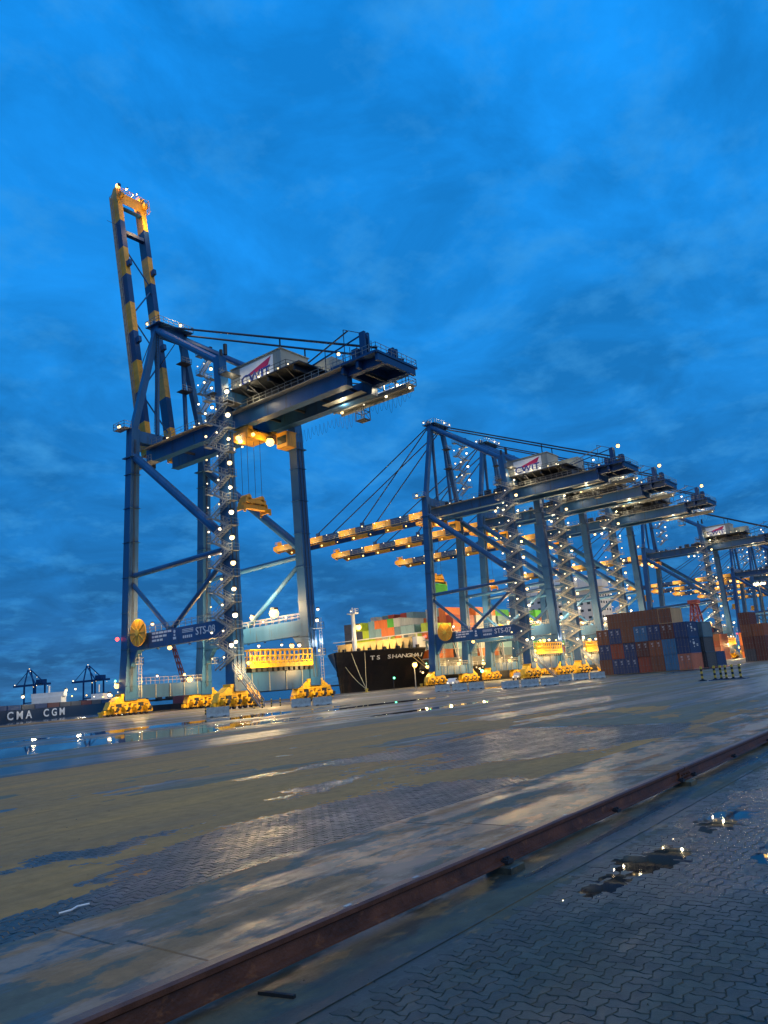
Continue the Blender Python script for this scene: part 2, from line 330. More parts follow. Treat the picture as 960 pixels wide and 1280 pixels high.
# interlocking pavers: herringbone on a lattice whose every edge is kinked the same way for both neighbours
A = .116
def vtx(i, j): return Vector((i, j))
def kink(a, b_):
    i, j = a; k, l = b_; mid = Vector(((i+k)/2, (j+l)/2)); sgn = 1 if (min(i, k)+min(j, l)) % 2 == 0 else -1
    return mid + (Vector((0, .17*sgn)) if j == l else Vector((-.17*sgn, 0)))
def paver_outline(i, j, horiz):
    ring = [(0, 0), (1, 0), (2, 0), (2, 1), (1, 1), (0, 1)] if horiz else [(0, 0), (1, 0), (1, 1), (1, 2), (0, 2), (0, 1)]
    pts = []
    for q in range(6):
        a = (i+ring[q][0], j+ring[q][1]); b_ = (i+ring[(q+1) % 6][0], j+ring[(q+1) % 6][1])
        pts += [vtx(*a), kink(a, b_)]
    return pts
def paver_geo(i, j, horiz, gap=.036, thick=.055):
    """vertices round the paver's own centre: top ring drawn in, chamfer ring, skirt"""
    pts = paver_outline(i, j, horiz); c = Vector((i+(1 if horiz else .5), j+(.5 if horiz else 1)))
    n = len(pts); vs = []
    def inset(k, dd):
        p0, p1, p2 = pts[k-1], pts[k], pts[(k+1) % n]
        t1 = (p1-p0).normalized(); t2 = (p2-p1).normalized(); nn = Vector((-(t1.y+t2.y), t1.x+t2.x)).normalized()
        return p1-c+nn*dd
    for dd, z in ((gap+.035, 0), (gap, -.007), (gap, -thick)):
        for k in range(n):
            q = inset(k, dd); vs.append((q.x*A, q.y*A, z))
    fs = [tuple(range(n))]
    for ring in (0, 1):
        fs += [(ring*n+k, (ring+1)*n+k, (ring+1)*n+(k+1) % n, ring*n+(k+1) % n) for k in range(n)]
    return vs, fs, (c.x*A, c.y*A)
def in_view(x, y, z=0, mar=.04):
    q = Vector((x, y, z-CAM_Z)); d_ = q.dot(f)
    if d_ < .2: return False
    return abs(q.dot(r2)/d_) < 480/957+mar and abs(q.dot(u2)/d_) < 640/957+mar
DIPS = [(9.7, 3.95, .9, .30), (12.6, 3.8, 1.0, .3), (10.6, 2.7, .5, .16), (8.55, 4.0, .4, .18), (13.2, 2.3, .6, .2), (17.5, 2.9, 1.2, .35)]
def dip(x, y):
    if y > 4.7: return 0
    k = max([0]+[math.exp(-((x-a)/c)**2-((y-b)/d_)**2) for a, b, c, d_ in DIPS])
    return .013*k*(1+1.2*noise.noise(Vector((x*1.6, y*2.6, 5))))
def pavers(x0, x1, y0, y1, parent, pm, limit=300):
    allp = []
    for i in range(math.floor(x0/A), math.ceil(x1/A)):
        for j in range(math.floor(y0/A), math.ceil(y1/A)):
            k = (i-j) % 4
            if k == 0: hz = True
            elif k == 3: hz = False
            else: continue
            cx, cy = (i+(1 if hz else .5))*A, (j+(.5 if hz else 1))*A
            ok = x0+.02 < cx-.12 and cx+.12 < x1 and y0 < cy-.06 and cy+.06 < y1
            if ok and in_view(cx, cy, 0, .4): allp.append((cx*cx+cy*cy+(0 if in_view(cx, cy, 0, .01) else 900), i, j, hz))
    allp.sort(); cache = {}; rnd = random.Random(3); rest = MB(); tints = []; tl = .016 if y1 < 5 else .03
    for n_, (d_, i, j, hz) in enumerate(allp):
        key = (hz, (i+j) % 2)
        vs, fs, c = paver_geo(i, j, hz)
        dz = -rnd.random()*.004-dip(c[0], c[1]); tx_, ty_ = rnd.uniform(-tl, tl), rnd.uniform(-tl, tl)
        if n_ < limit:
            if key not in cache:
                mb = MB().add(vs, fs); cache[key] = mb.mesh('paver', pm)
            o = link('paver', cache[key], parent, (c[0], c[1], dz)); o.rotation_euler = (tx_, ty_, rnd.uniform(-.012, .012))
        else: tints.append((len(fs), rnd.random())); rest.add([(x+c[0], y+c[1], z+dz+x*-ty_+y*tx_) for x, y, z in vs], fs)
    o = rest.build('paver_field', pm, parent); structure(o, 'stuff')
    at = o.data.attributes.new('tint', 'FLOAT', 'FACE'); at.data.foreach_set('value', [v for n_, v in tints for _ in range(n_)])
pv = structure(MB().box(.6, 26, 4.38, 4.6, -.05, -.006).build('paved_walkway', M['bed']))
pavers(.6, 26, -9, 4.52, pv, M['pave'])
pl = structure(MB().box(PX0, PX1, PY0, PY0+.03, -.05, -.003).build('paved_yard', M['bed']))
pavers(PX0+.03, PX1, PY0+.03, PY1, pl, M['pave2'])

# the crane rail beam: two rows of cast slabs with open joints
rb = structure(MB().box(-30, 120, 5.86, PY0-.04, -.09, -.02).build('rail_beam', M['bed']))
def slab_mesh(lx, ly, h, bev=.02):
    b_ = MB(); x, y = lx/2, ly/2
    vs = [(-x, -y, 0), (x, -y, 0), (x, y, 0), (-x, y, 0), (-x, -y, h-bev), (x, -y, h-bev), (x, y, h-bev), (-x, y, h-bev), (-x+bev, -y+bev, h), (x-bev, -y+bev, h), (x-bev, y-bev, h), (-x+bev, y-bev, h)]
    fs = [(0, 1, 5, 4), (1, 2, 6, 5), (2, 3, 7, 6), (3, 0, 4, 7), (4, 5, 9, 8), (5, 6, 10, 9), (6, 7, 11, 10), (7, 4, 8, 11), (8, 9, 10, 11)]
    return b_.add(vs, fs)
s1 = slab_mesh(5.988, 1.46, .12, .012).mesh('concrete_slab', M['slab']); s2 = slab_mesh(5.988, 1.19, .105, .010).mesh('concrete_slab', M['slab'])
for k in range(-3, 18):
    o = link('concrete_slab', s1, rb, (4.75+3+k*6, 6.62, -.018+random.uniform(-.006, .006))); o.rotation_euler = (random.uniform(-.004, .004), random.uniform(-.001, .001), 0)
    link('concrete_slab', s2, rb, (4.75+2.9+k*6, 7.975, -.018+random.uniform(-.006, .004)))
structure(MB().box(-30, 120, 4.6, 5.85, -.06, .004).build('rail_bed', M['bed']))

# sand washed over the yard: a thin sheet that rises above the pavers where it lies
def sand_h(x, y):
    n_ = noise.fractal(Vector((x*.17, y*.42, 3.1)), .75, 2.1, 6)*.72 + noise.noise(Vector((x*1.1, y*2.4, 0)))*.2
    bz = .42
    e = lambda a, b_, c, d_, sk=0: math.exp(-((x-a-(y-b_)*sk)/c)**2-((y-b_)/d_)**2)
    bz -= 1.5*e(8.4, 9.2, 3.9, 2.1, .9) + 1.1*e(14.5, 9.6, 2.2, 1.1) + 1.15*e(25, 14, 8.5, 4.6) + .55*e(13.5, 20, 5, 2.0) + .3*e(11, 11, 3, 1)
    bz += .75*e(17.6, 10.8, 1.6, 1.5) + .4*e(14, 8.7, 2, .25)
    if y > 24: bz += .35*min(1, (y-24)/3)*(1 if x < 38 else 0)
    if x > 27: bz -= .045*(x-27)*(1 if y < 24 or x > 40 else .3)
    return max(-.045, min(.011+.004*n_, (n_+bz)*.035))
sx0, sx1, sy0, sy1, st = -6, 70, PY0+.02, 29.85, .17
nx, ny = int((sx1-sx0)/st), int((sy1-sy0)/st); sv = []; sf = []
for a in range(nx+1):
    for b_ in range(ny+1):
        x, y = sx0+a*st, sy0+b_*(sy1-sy0)/ny; sv.append((x, y, sand_h(x, y)))
for a in range(nx):
    for b_ in range(ny):
        i = a*(ny+1)+b_; q = (i, i+ny+1, i+ny+2, i+1)
        if max(sv[k][2] for k in q) > -.02: sf.append(q)
sm = bpy.data.meshes.new('sand'); sm.from_pydata(sv, [], sf); sm.materials.append(M['sand']); sm.polygons.foreach_set('use_smooth', [True]*len(sf))
structure(link('sand', sm), 'stuff')

# puddles lying on the walkway pavers
def puddle(cx, cy, rx, ry, seed, z=-.0075):
    n_ = 40; pts = [(cx+rx*1.9*math.cos(2*math.pi*k/n_), min(4.37, cy+ry*1.9*math.sin(2*math.pi*k/n_)), z) for k in range(n_)]
    o = MB().add(pts, [tuple(range(n_))]).build('puddle', M['puddle']); structure(o)
for k, a in enumerate(DIPS): puddle(*a, k, -.0075-.0001*k)
peb = MB(); rp = random.Random(5)
for k in range(420):
    x, y = rp.uniform(3.5, 26), rp.choice([rp.uniform(-3, 5.7), rp.uniform(8.7, 24), rp.uniform(4.6, 5.2)])
    s_ = rp.uniform(.004, .016); z = max(0, sand_h(x, y) if y > 8.6 else 0)
    peb.add([(x+s_, y, z), (x-s_*.5, y+s_*.8, z), (x-s_*.6, y-s_*.7, z), (x, y, z+s_*1.1)], [(0, 1, 3), (1, 2, 3), (2, 0, 3)])
structure(peb.build('grit', M['bed']), 'stuff')

# the loose crane rail on its blocks
prof = [(-.095, 0), (.095, 0), (.095, .02), (.03, .045), (.018, .17), (.062, .2), (.07, .25), (.055, .275), (-.055, .275), (-.07, .25), (-.062, .2), (-.018, .17), (-.03, .045), (-.095, .02)]
def rail_seg(x0, x1):
    n_ = len(prof); b_ = MB()
    vs = [(x0, p[0], p[1]) for p in prof]+[(x1, p[0], p[1]) for p in prof]
    for k in range(n_): b_.add([vs[k], vs[k+n_], vs[(k+1) % n_+n_], vs[(k+1) % n_]], [(3, 2, 1, 0)], 1 if 5 <= k <= 9 else 0)
    b_.add(vs[:n_], [tuple(range(n_))]); b_.add(vs[n_:], [tuple(range(n_-1, -1, -1))])
    return b_
RL = thing('steel_rail', 'long rusty brown steel crane rail lying on concrete blocks across the foreground', 'rail', (0, 5.42, .085)); RL.scale = (1, 1, .88)
for a, b_ in ((-4, 15.7), (15.72, 33), (33.02, 60)): rail_seg(a, b_).build('rail_length', [M['rail'], M['railhead']], RL)
fp = MB().box(15.4, 16.02, -.062, -.028, .06, .19)
for x in (15.5, 15.62, 15.8, 15.92): fp.tube((x, -.062, .125), (x, -.09, .125), .022, 8)
fp.build('fish_plate', M['rail'], RL)
for x in (2.6, 8.75, 12.2, 15.35, 16.1, 19, 22.3, 25.6, 29): MB().box(x-.07, x+.07, -.15, -.05, .015, .06).box(x-.05, x+.05, -.115, -.06, .06, .085).tube((x, -.12, .05), (x, -.12, .1), .02, 6).build('rail_clip', M['dark'], RL)
for x, sd in ((5.9, 1), (7.0, -1), (8.35, 1), (10.6, -1), (12.9, 1)):
    MB().box(x-.05, x+.05, -.03, .012, .2785, .281).build('rail_chalk_mark', M['conc'], RL)
bm = slab_mesh(.34, .36, .083, .012).mesh('support_block', M['bed'])
for x, lb in ((8.75, 'wet concrete block under the rail, nearest the camera'), (15.6, 'concrete block under the bolted rail joint'), (22.3, 'concrete block under the rail at the right edge of the view'), (29, 'concrete block under the far end of the rail'), (2.6, 'concrete block under the near end of the rail')):
    o = link('support_block', bm); o.location = (x, 5.36, .003); tag(o, lb, 'concrete block', 'blocks under the rail')
o = MB().bar((4.62, 5.27, .02), (4.70, 4.94, .016), .035, .026).build('steel_bar', M['black']); tag(o, 'short black steel bar lying on the ground beside the rail', 'bar')
o = MB().path([(5.15, 9.35, .02), (5.28, 9.3, .03), (5.42, 9.42, .02), (5.55, 9.36, .025)], .012, 5).build('plastic_strip', M['white']); tag(o, 'thin pale plastic strip lying on the sand', 'litter')
# ------------------------------------------------------------------ ship-to-shore cranes
# local axes: x along the quay (near frame -8.3, far frame 8.3), y seaward from the waterside rail, z up
NX, FX, YL = -8.3, 8.3, -27.3
lampW = MB(); lampW.ball((0, 0, 0), .27); lampW.box(-.2, .2, -.2, .2, .18, .42, 1); LWm = lampW.mesh('floodlight', [M['lw'], M['dark']])
lampO = MB(); lampO.ball((0, 0, 0), .42); lampO.box(-.25, .25, -.25, .25, .28, .5, 1); LOm = lampO.mesh('floodlight', [M['lo'], M['dark']])
lampV = MB(); lampV.ball((0, 0, 0), .29); lampV.box(-.2, .2, -.2, .2, .18, .42, 1); LVm = lampV.mesh('floodlight', [M['lw2'], M['dark']])
rl_ = random.Random(21)
lampG = MB().ball((0, 0, 0), .22).mesh('signal_light', [M['lg']]); lampR = MB().ball((0, 0, 0), .2).mesh('signal_light', [M['lr']])
def lamp(p, loc, me=None, s=1):
    o = link('floodlight' if me not in (lampG, lampR) else 'signal_light', me or (LVm if rl_.random() < .4 else LWm), p, loc); s *= rl_.uniform(.7, 1.6); o.scale = (s, s, s); return o
wheel_me = MB().tube((0, -.14, 0), (0, .14, 0), .36, 12, 0).tube((0, -.17, 0), (0, .17, 0), .13, 8, 1).mesh('wheel', [M['dark'], M['yellow']])

motor_me = MB().tube((0, 0, 0), (0, -.55, 0), .3, 10).box(-.22, .22, -.3, .05, -.5, -.2).mesh('drive_motor', M['dark'])
clamp_me = MB().box(-.5, .5, -.1, .05, -.25, .35).box(-1.5, -.9, -.06, .05, -.2, .1).box(.9, 1.5, -.06, .05, -.2, .1).mesh('rail_clamp', M['dark'])
def bogie(parent, x, y):
    """corner bogie: main equaliser, two rockers, four two-wheel trucks, drive motors"""
    b_ = MB()
    def trap(xc, w0, w1, z0, z1, d_): 
        b_.add([(xc-w0/2, -d_, z0), (xc+w0/2, -d_, z0), (xc+w0/2, d_, z0), (xc-w0/2, d_, z0), (xc-w1/2, -d_, z1), (xc+w1/2, -d_, z1), (xc+w1/2, d_, z1), (xc-w1/2, d_, z1)], MB.BF)
    trap(0, 7.8, 4.4, 2.1, 3.3, .8); b_.box(-1.9, 1.9, -.9, .9, 3.2, 3.75); b_.tube((0, -.75, 2.9), (0, .75, 2.9), .38, 10)
    for sx in (-2.2, 2.2):
        trap(sx, 4.4, 3.2, 1.2, 2.5, .7); b_.tube((sx, -.62, 2.1), (sx, .62, 2.1), .28, 10)
        for tx in (sx-1.1, sx+1.1):
            trap(tx, 2.15, 1.3, .42, 1.5, .5); b_.tube((tx, -.5, 1.1), (tx, .5, 1.1), .22, 8)
            b_.box(tx-.5, tx+.5, -1.3, -.5, .8, 1.6); b_.tube((tx-.2, -1.3, 1.25), (tx-.2, -1.75, 1.25), .28, 8)
    for ex in (-4.6, 4.6): b_.box(ex-.25, ex+.25, -.4, .4, .35, 1.1); b_.tube((ex, 0, .7), (ex+math.copysign(.5, ex), 0, .7), .16, 8)
    o = b_.build('bogie', M['lityel'], parent, (x, y, 0))
    for tx in (-3.3, -1.1, 1.1, 3.3): link('drive_motor', motor_me, o, (tx+.25, -1.32, 1.15))
    for tx in (-2.2, 2.2): link('rail_clamp', clamp_me, o, (tx, -.74, 1.7))
    for tx in (-3.3, -1.1, 1.1, 3.3):
        for dx in (-.5, .5): link('wheel', wheel_me, o, (tx+dx, 0, .37))
    return o
def stair_run(parent, x, ya, yb, z0, n, step, lit=True, w=.9):
    """zigzag stair: n flights rising `step` each between ya and yb in the plane x, with landings"""
    fl = MB(); rise = step
    m = 6; dy = (yb-ya)
    for sx in (-w/2, w/2):
        fl.bar((sx, 0, 0), (sx, dy, rise), .07, .26)
        fl.bar((sx, 0, 1.05), (sx, dy, rise+1.05), .06, .06); fl.bar((sx, 0, .55), (sx, dy, rise+.55), .05, .05)
        for k in range(5): q = k/4; fl.bar((sx, dy*q, rise*q), (sx, dy*q, rise*q+1.05), .05, .05)
    for k in range(1, m+4): q = k/(m+4); fl.box(-w/2, w/2, dy*q-.11, dy*q+.11, rise*q-.02, rise*q+.02)
    fm = fl.mesh('stair_flight', M['galv'])
    sg = 1 if yb > ya else -1
    ld = MB().box(-w/2-.05, w/2+.55, 0, sg*1.1, -.06, 0); ld.rails([(-w/2, sg*.02, 0), (-w/2, sg*1.1, 0), (w/2+.4, sg*1.1, 0)], 1.05, .05, 1.1)
    ld.box(-w/2-.02, -w/2+.02, 0, sg*1.1, .0, .14)
    lm = ld.mesh('landing', M['galv'])
    for k in range(n):
        up = k % 2 == 0
        o = link('stair_flight', fm, parent, (x, ya if up else yb, z0+k*rise))
        if not up: o.scale = (1, -1, 1)
        l = link('landing', lm, parent, (x, yb if up else ya, z0+(k+1)*rise))
        if not up: l.scale = (1, -1, 1)
        if up and lit:
            lamp(parent, (x-.5, yb+sg*1.1, z0+(k+1)*rise+1.9), s=.95)
            lamp(parent, (x-.3, (ya+yb)/2, z0+(k+1)*rise-.2), s=.6); lamp(parent, (x-.4, ya-sg*.6, z0+(k+.4)*rise+1), s=.5)
def crane(label, X, raised, number, trolley_y, spreader_z, detail=True, grp='blue ship-to-shore cranes along the quay'):
    T = thing('gantry_crane', label, 'crane', (X, 121, 0), 0, grp)
    B, G, D, Y = M['blue'], M['galv'], M['dark'], M['yellow']
    for x in (NX, FX):
        b_ = MB().bar((x, 1.9, 2.6), (x, 1.35, 11), 2.5, 2.2, 0, (0, 1, 0), 2.0, 2.0).bar((x, 1.35, 11), (x, -.5, 52.3), 2.0, 2.0, 0, (0, 1, 0), 1.75, 1.75)
        b_.box(x-1.3, x+1.3, -1.8, 1.2, 46.6, 46.8)
        for k in range(7):
            z = 5+k*6.4; yc_ = 1.7-2.15*z/50; b_.box(x-1.13, x+1.13, yc_-1.13, yc_+1.13, z, z+.07)
        b_.build('leg', B, T)
        MB().tube((x-.4, .25, 4), (x-.4, -1.6, 50), .07, 6).tube((x-.15, .25, 4), (x-.15, -1.6, 50), .05, 6).build('cable_pipe', D, T)
        b_ = MB().bar((x, YL, 2.6), (x, YL+.1, 11), 2.4, 2.2, 0, (0, 1, 0), 2.0, 2.0).bar((x, YL+.1, 11), (x, YL+.6, 47.5), 2.0, 2.0, 0, (0, 1, 0), 1.85, 1.85)
        b_.bar((x, YL+.6, 47.5), (x, YL+1.4, 58.3), 1.85, 1.85, 0, (0, 1, 0), 1.5, 1.5).box(x-1.35, x+1.35, YL-.7, YL+1.9, 44.6, 44.8)
        for k in range(7):
            z = 5+k*6; yc_ = YL+.012*z; b_.box(x-1.1, x+1.1, yc_-1.12, yc_+1.12, z, z+.07)
        b_.build('leg', B, T)
        MB().tube((x-.45, YL-1.12, 4), (x-.45, YL-.45, 46), .07, 6).tube((x+.3, YL-1.12, 4), (x+.3, YL-.45, 46), .06, 6).build('cable_pipe', D, T)
        # portal beam along the frame with gussets
        p = MB().bar((x, .5, 12.3), (x, YL+1.1, 12.55), 1.3, 2.7)
        for ya, s_ in ((.4, -1), (YL+1.0, 1)): p.add([(x+q, ya, 11.1) for q in (-.5, .5)]+[(x+q, ya+s_*2.6, 11.1) for q in (-.5, .5)]+[(x+q, ya, 8.0) for q in (-.5, .5)], [(0, 2, 3, 1), (0, 4, 2), (1, 3, 5), (2, 4, 5, 3), (0, 1, 5, 4)])
        for k in range(6): p.box(x-.2, x+.2, -3-k*4.4, -2.8-k*4.4, 10.75, 10.95, 0)
        p.build('portal_beam', B, T)
        # braces
        MB().tube((x, 1, 24.4), (x, YL+.3, 25.1), .48, 10).build('brace', B, T)
        MB().tube((x, -.4, 47.3), (x, YL+.7, 26.4), .78, 10).build('brace', B, T)
        MB().tube((x, .9, 23.7), (x, -10.6, 13.9), .42, 10).build('brace', B, T)
        MB().tube((x, YL+.5, 24.3), (x, -11.6, 13.9), .42, 10).build('brace', B, T)
        # A-frame
        sx = -3.0 if x < 0 else 3.0
        MB().bar((x, -.5, 52), (sx, -.8, 74.3), 1.15, 1.15).build('mast_leg', B, T)
        MB().tube((sx, -1.0, 74.2), (x, YL+1.4, 57.6), .68, 10).build('mast_back_leg', B, T)
        MB().bar((sx*1.15, -1.2, 52), (sx, -1, 73.5), .62, .62).build('mast_post', B, T)
        MB().tube((sx, -1.2, 75.0), (sx*1.1, -56, 51.2), .20, 6).build('back_stay', D, T)
        MB().bar((sx, YL-8, 60.1), (sx, YL-8, 56.9), .2, .2).build('stay_strut', D, T)
        # main girder
        g = MB().box(sx-.62, sx+.62, -50, 2.2, 47.2, 49.7); g.box(sx-.85, sx+.85, -50, 2.2, 47.05, 47.2)
        g.build('main_girder', B, T)
    for y, z in ((-.5, 50.9), (YL+.8, 50.9)): MB().box(NX+.9, FX-.9, y-.85, y+.85, z-1.1, z+1.1).build('upper_cross_beam', B, T)
    MB().box(NX+1, FX-1, YL-.7, YL+.7, 2.3, 5.3).build('sill_beam', B, T)
    MB().box(NX+1, FX-1, .9, 2.5, 2.7, 5.1).build('sill_beam', B, T)
    # mast head with platform
    h = MB().box(-3.6, 3.6, -1.9, .3, 73.3, 75.0).box(-4.2, 4.2, -3.2, 1.2, 75.0, 75.12)
    for sx in (-3, 3): h.tube((sx-.35, -.2, 75.7), (sx+.35, -.2, 75.7), .75, 12); h.box(sx-.5, sx+.5, -1.2, .6, 75.1, 75.6)
    h.build('mast_head', B, T)
    MB().rails([(-4.2, 1.2, 75.1), (-4.2, -3.2, 75.1), (4.2, -3.2, 75.1), (4.2, 1.2, 75.1)], 1.2, .07, 1.1).build('mast_head_railing', G, T)
    for x, y in ((-4, .8), (-1.5, 1.1), (1.2, -3), (3.8, .6), (4, -3)): lamp(T, (x, y, 75.9), s=.8)
    # walkways along girders and portal
    wk = MB()
    for sx in (-1, 1):
        xa = sx*4.4; wk.box(min(sx*3.7, sx*5.0), max(sx*3.7, sx*5.0), -50, 1.5, 49.6, 49.68); wk.rails([(sx*5.0, -50, 49.7), (sx*5.0, 1.5, 49.7)], 1.1, .06, 1.5)
    wk.build('girder_walkway', G, T)
    for x in (NX, FX):
        for o_ in (-.62, .62): MB().rails([(x+o_, -.8, 13.75), (x+o_, YL+1.4, 13.95)], 1.1, .06, 1.6).build('portal_railing', G, T)
    pl_ = MB().box(NX-2.4, NX-.9, -1.2, 2.3, 52.2, 52.3).rails([(NX-.9, 2.3, 52.3), (NX-2.4, 2.3, 52.3), (NX-2.4, -1.2, 52.3), (NX-.9, -1.2, 52.3)], 1.2, .07, 1.2)
    pl_.build('leg_platform', G, T); lamp(T, (NX-1.9, 1.2, 52.9), s=1.15)
    # machinery house
    hs = MB().box(-5.3, 1.2, -37.6, -25.4, 52.4, 56.9).box(-5.5, 1.4, -37.8, -25.2, 56.9, 57.05)
    for k in range(26): hs.box(-5.34, -5.3, -37.4+k*.48, -37.25+k*.48, 52.5, 56.8)
    hs.box(1.2, 4.6, -43, -26, 52.4, 55.6)
    H = hs.build('machinery_house', M['house'], T)
    MB().box(-5.42, -5.36, -35.9, -27.7, 52.75, 56.45).build('sign_board', M['white'], H)
    put_text('CWIT', 2.35, 'sign_lettering', M['navytxt'], H, (-5.46, -31.6, 53.85), (0, -1, 0), (0, 0, 1), .05, 1.18)
    MB().add([(-5.45, -29.6, 54.7), (-5.45, -30.6, 54.35), (-5.45, -34.7, 54.9), (-5.45, -35.5, 56.3)], [(0, 1, 2, 3)]).build('sign_swoosh', M['redtxt'], H)
    MB().box(-3.4, -2.5, -37.68, -37.6, 52.5, 54.5).build('door', M['galv'], H)
    hp = MB().box(-7.2, 5.2, -43.5, -24.6, 52.12, 52.3).rails([(-7.1, -24.7, 52.3), (-7.1, -40.5, 52.3), (5.1, -43.4, 52.3)], 1.15, .06, 1.3)
    for k in range(8): hp.bar((-7.1, -25+k*-2.2, 52.05), (-3.6, -25+k*-2.2, 50.2), .16, .2)
    for y in (-26, -31, -36, -42): hp.box(-6.8, 5, y-.2, y+.2, 51.3, 52.1)
    hp.box(-3.6, 3.6, -43, -25, 49.75, 51.3)
    hp.build('house_platform', D, T)
    for k in range(7): lamp(T, (-6.4, -26.5-k*2.3, 52.9), s=.5)
    for x in (-4, -1, 2, 4): lamp(T, (x, -39.5-(x+5)*.3, 53.2), s=.55)
    # landward end: deck, drive towers, lit service walkway, cage
    re = MB().box(-5.0, 5.2, -57.2, -48, 49.75, 50.1)
    for sx in (-3, 3): re.box(sx-.5, sx+.5, -57, -50, 48.4, 49.75)
    for y in (-56.8, -53, -50): re.box(-4.6, 4.8, y-.25, y+.25, 48.6, 49.7)
    re.build('end_deck', M['dblue'], T)
    MB().rails([(-5, -48, 50.1), (-5, -57.1, 50.1), (5.1, -57.1, 50.1), (5.1, -48, 50.1)], 1.15, .06, 1.2).rails([(-5, -43, 52.3), (-5, -52, 54.8)], .05, .16, 9).build('end_railing', G, T)
    for x, y in ((-4.0, -54.3), (4.0, -53.6)):
        tw = MB().box(x-.65, x-.2, y-.5, y+.5, 50.1, 54.0).box(x+.2, x+.65, y-.5, y+.5, 50.1, 54.0).box(x-.9, x+.9, y+.9, y+2.0, 50.1, 51.6); tw.tube((x-.2, y, 53.2), (x+.2, y, 53.2), .7, 12)
        tw.bar((x, y+.8, 53.8), (x, y+13, 52.0), .18, .18); tw.build('drive_tower', M['dblue'], T)
    sw = MB().box(4.2, 6.2, -56.0, -39.5, 47.5, 47.62).rails([(6.2, -39.5, 47.6), (6.2, -56.0, 47.6), (4.2, -56.0, 47.6)], 1.1, .07, 1.2).rails([(4.2, -39.5, 47.6), (4.2, -56.0, 47.6)], 1.1, .07, 1.2)
    for k in range(8): sw.bar((4.3, -40-k*2.2, 47.6), (4.3, -40-k*2.2, 49.8), .1, .1)
    sw.box(4.1, 4.25, -55.5, -40, 46.9, 47.5); sw.box(6.1, 6.25, -55.5, -40, 46.9, 47.5); sw.box(.8, 4.1, -49, -40.5, 47.55, 47.62)
    sw.build('service_walkway', G, T)
    for k in range(7): lamp(T, (5.2, -41-k*2.4, 48.4 if k % 2 else 47.2), s=.85 if k < 2 else .6)
    cg = MB(); c0, c1 = (4.6, -46.2, 44.6), (6.2, -44.4, 47.5)
    for x in (c0[0], c1[0]):
        for y in (c0[1], c1[1]): cg.bar((x, y, c0[2]), (x, y, c1[2]), .1, .1)
        for z in (44.6, 46): cg.bar((x, c0[1], z), (x, c1[1], z), .1, .1)
        cg.bar((x, c0[1], 44.6), (x, c1[1], 47.4), .08, .08)
    for y in (c0[1], c1[1]):
        for z in (44.6, 46): cg.bar((c0[0], y, z), (c1[0], y, z), .1, .1)
    cg.box(4.6, 6.2, -46.2, -44.4, 44.5, 44.6); cg.build('inspection_cage', D, T)
    fs = MB()   # festoon cable loops under the girders
    rf = random.Random(2)
    for k in range(30):
        y = -28-k*.95; dp = rf.uniform(1.0, 2.6); x = 5.3
        fs.path([(x, y+(q/6)*.85, 46.6-dp*(1-(2*q/6-1)**2)) for q in range(7)], .022, 4)
    structure(fs.build('festoon_cable', D, T), 'stuff')
    # busy upper works: small platforms, cabinets, cable drums, struts
    ck = random.Random(13); cl = MB(); rl2 = MB()
    for k in range(26):
        y = ck.uniform(-56, -1); sx = ck.choice((-4.2, -2.2, 2.0, 4.0)); w_ = ck.uniform(.3, .9); h_ = ck.uniform(.4, 1.5)
        if not (-44 < y < -24 and abs(sx) < 4): cl.box(sx-w_/2, sx+w_/2, y-w_, y+w_, 49.75, 49.75+h_)
    for k in range(9): cl.bar((-3, -2-k*6, 49.9), (3, -5-k*6, 49.9), .16, .16); cl.bar((-2.5, -5-k*6, 48.3), (2.5, -5-k*6, 48.3), .3, .4)
    for y, z in ((YL-1.2, 54.2), (YL+2.3, 51.6), (YL-1.2, 49.2)):
        cl.box(NX-1.6, NX+1.6, y-1, y+1, z, z+.1); rl2.rails([(NX-1.6, y-1, z), (NX-1.6, y+1, z), (NX+1.6, y+1, z)], 1.1, .07, .8)
    for z in (62, 68): cl.box(1.2, 3.6, -3.2, -1.2, z, z+.1); rl2.rails([(1.2, -3.2, z), (3.6, -3.2, z), (3.6, -1.2, z)], 1.1, .07, .8)
    for q in (-.25, .25): cl.bar((-4.2+q, -1.6, 52.2), (-3.4+q, -1.8, 74), .07, .07)
    for k in range(36): cl.bar((-4.45+k*.0222, -1.6, 52.5+k*.6), (-3.95+k*.0222, -1.6, 52.5+k*.6), .05, .05)
    for y in (1.2, 2.0): cl.box(-5.6, -2.4, y-.3, y+.3, 46.0, 46.9)
    rl2.rails([(-6.2, 4.2, 46.1), (-6.2, -3, 46.1)], 1.1, .07, .8).box(-6.3, -4.2, -3, 4.2, 46.0, 46.1)
    cl.tube((NX, YL-.2, 58.3), (NX, YL-.2, 60.2), .35, 8).tube((NX+.6, YL+1.6, 58), (NX+.6, YL+1.6, 60), .3, 8)
    for k in range(6): cl.bar((-4.6, -49-k*1.4, 50.1), (-4.6, -49-k*1.4, 51.8+ck.random()), .08, .08); cl.box(-2+k*.8, -1.6+k*.8, -55, -54+ck.random(), 50.1, 50.6+ck.random())
    cl.bar((-4.9, -47, 53.2), (-4.9, -47, 50), .09, .09); cl.bar((-4.9, -51, 55.4), (-4.9, -51, 50), .09, .09); cl.bar((-4.9, -51, 55.4), (-3.4, -53.5, 54.4), .09, .09)
    structure(cl.build('upper_equipment', D, T), 'stuff'); structure(rl2.build('upper_railing', G, T), 'stuff')
    # trolley, cab, ropes, spreader
    ty = trolley_y
    tr = MB().box(-3.4, 3.4, ty-3.2, ty+3.2, 46.0, 46.5)
    for sx in (-2.9, 2.9): tr.box(sx-.5, sx+.5, ty-3.4, ty+3.4, 46.4, 47.0)
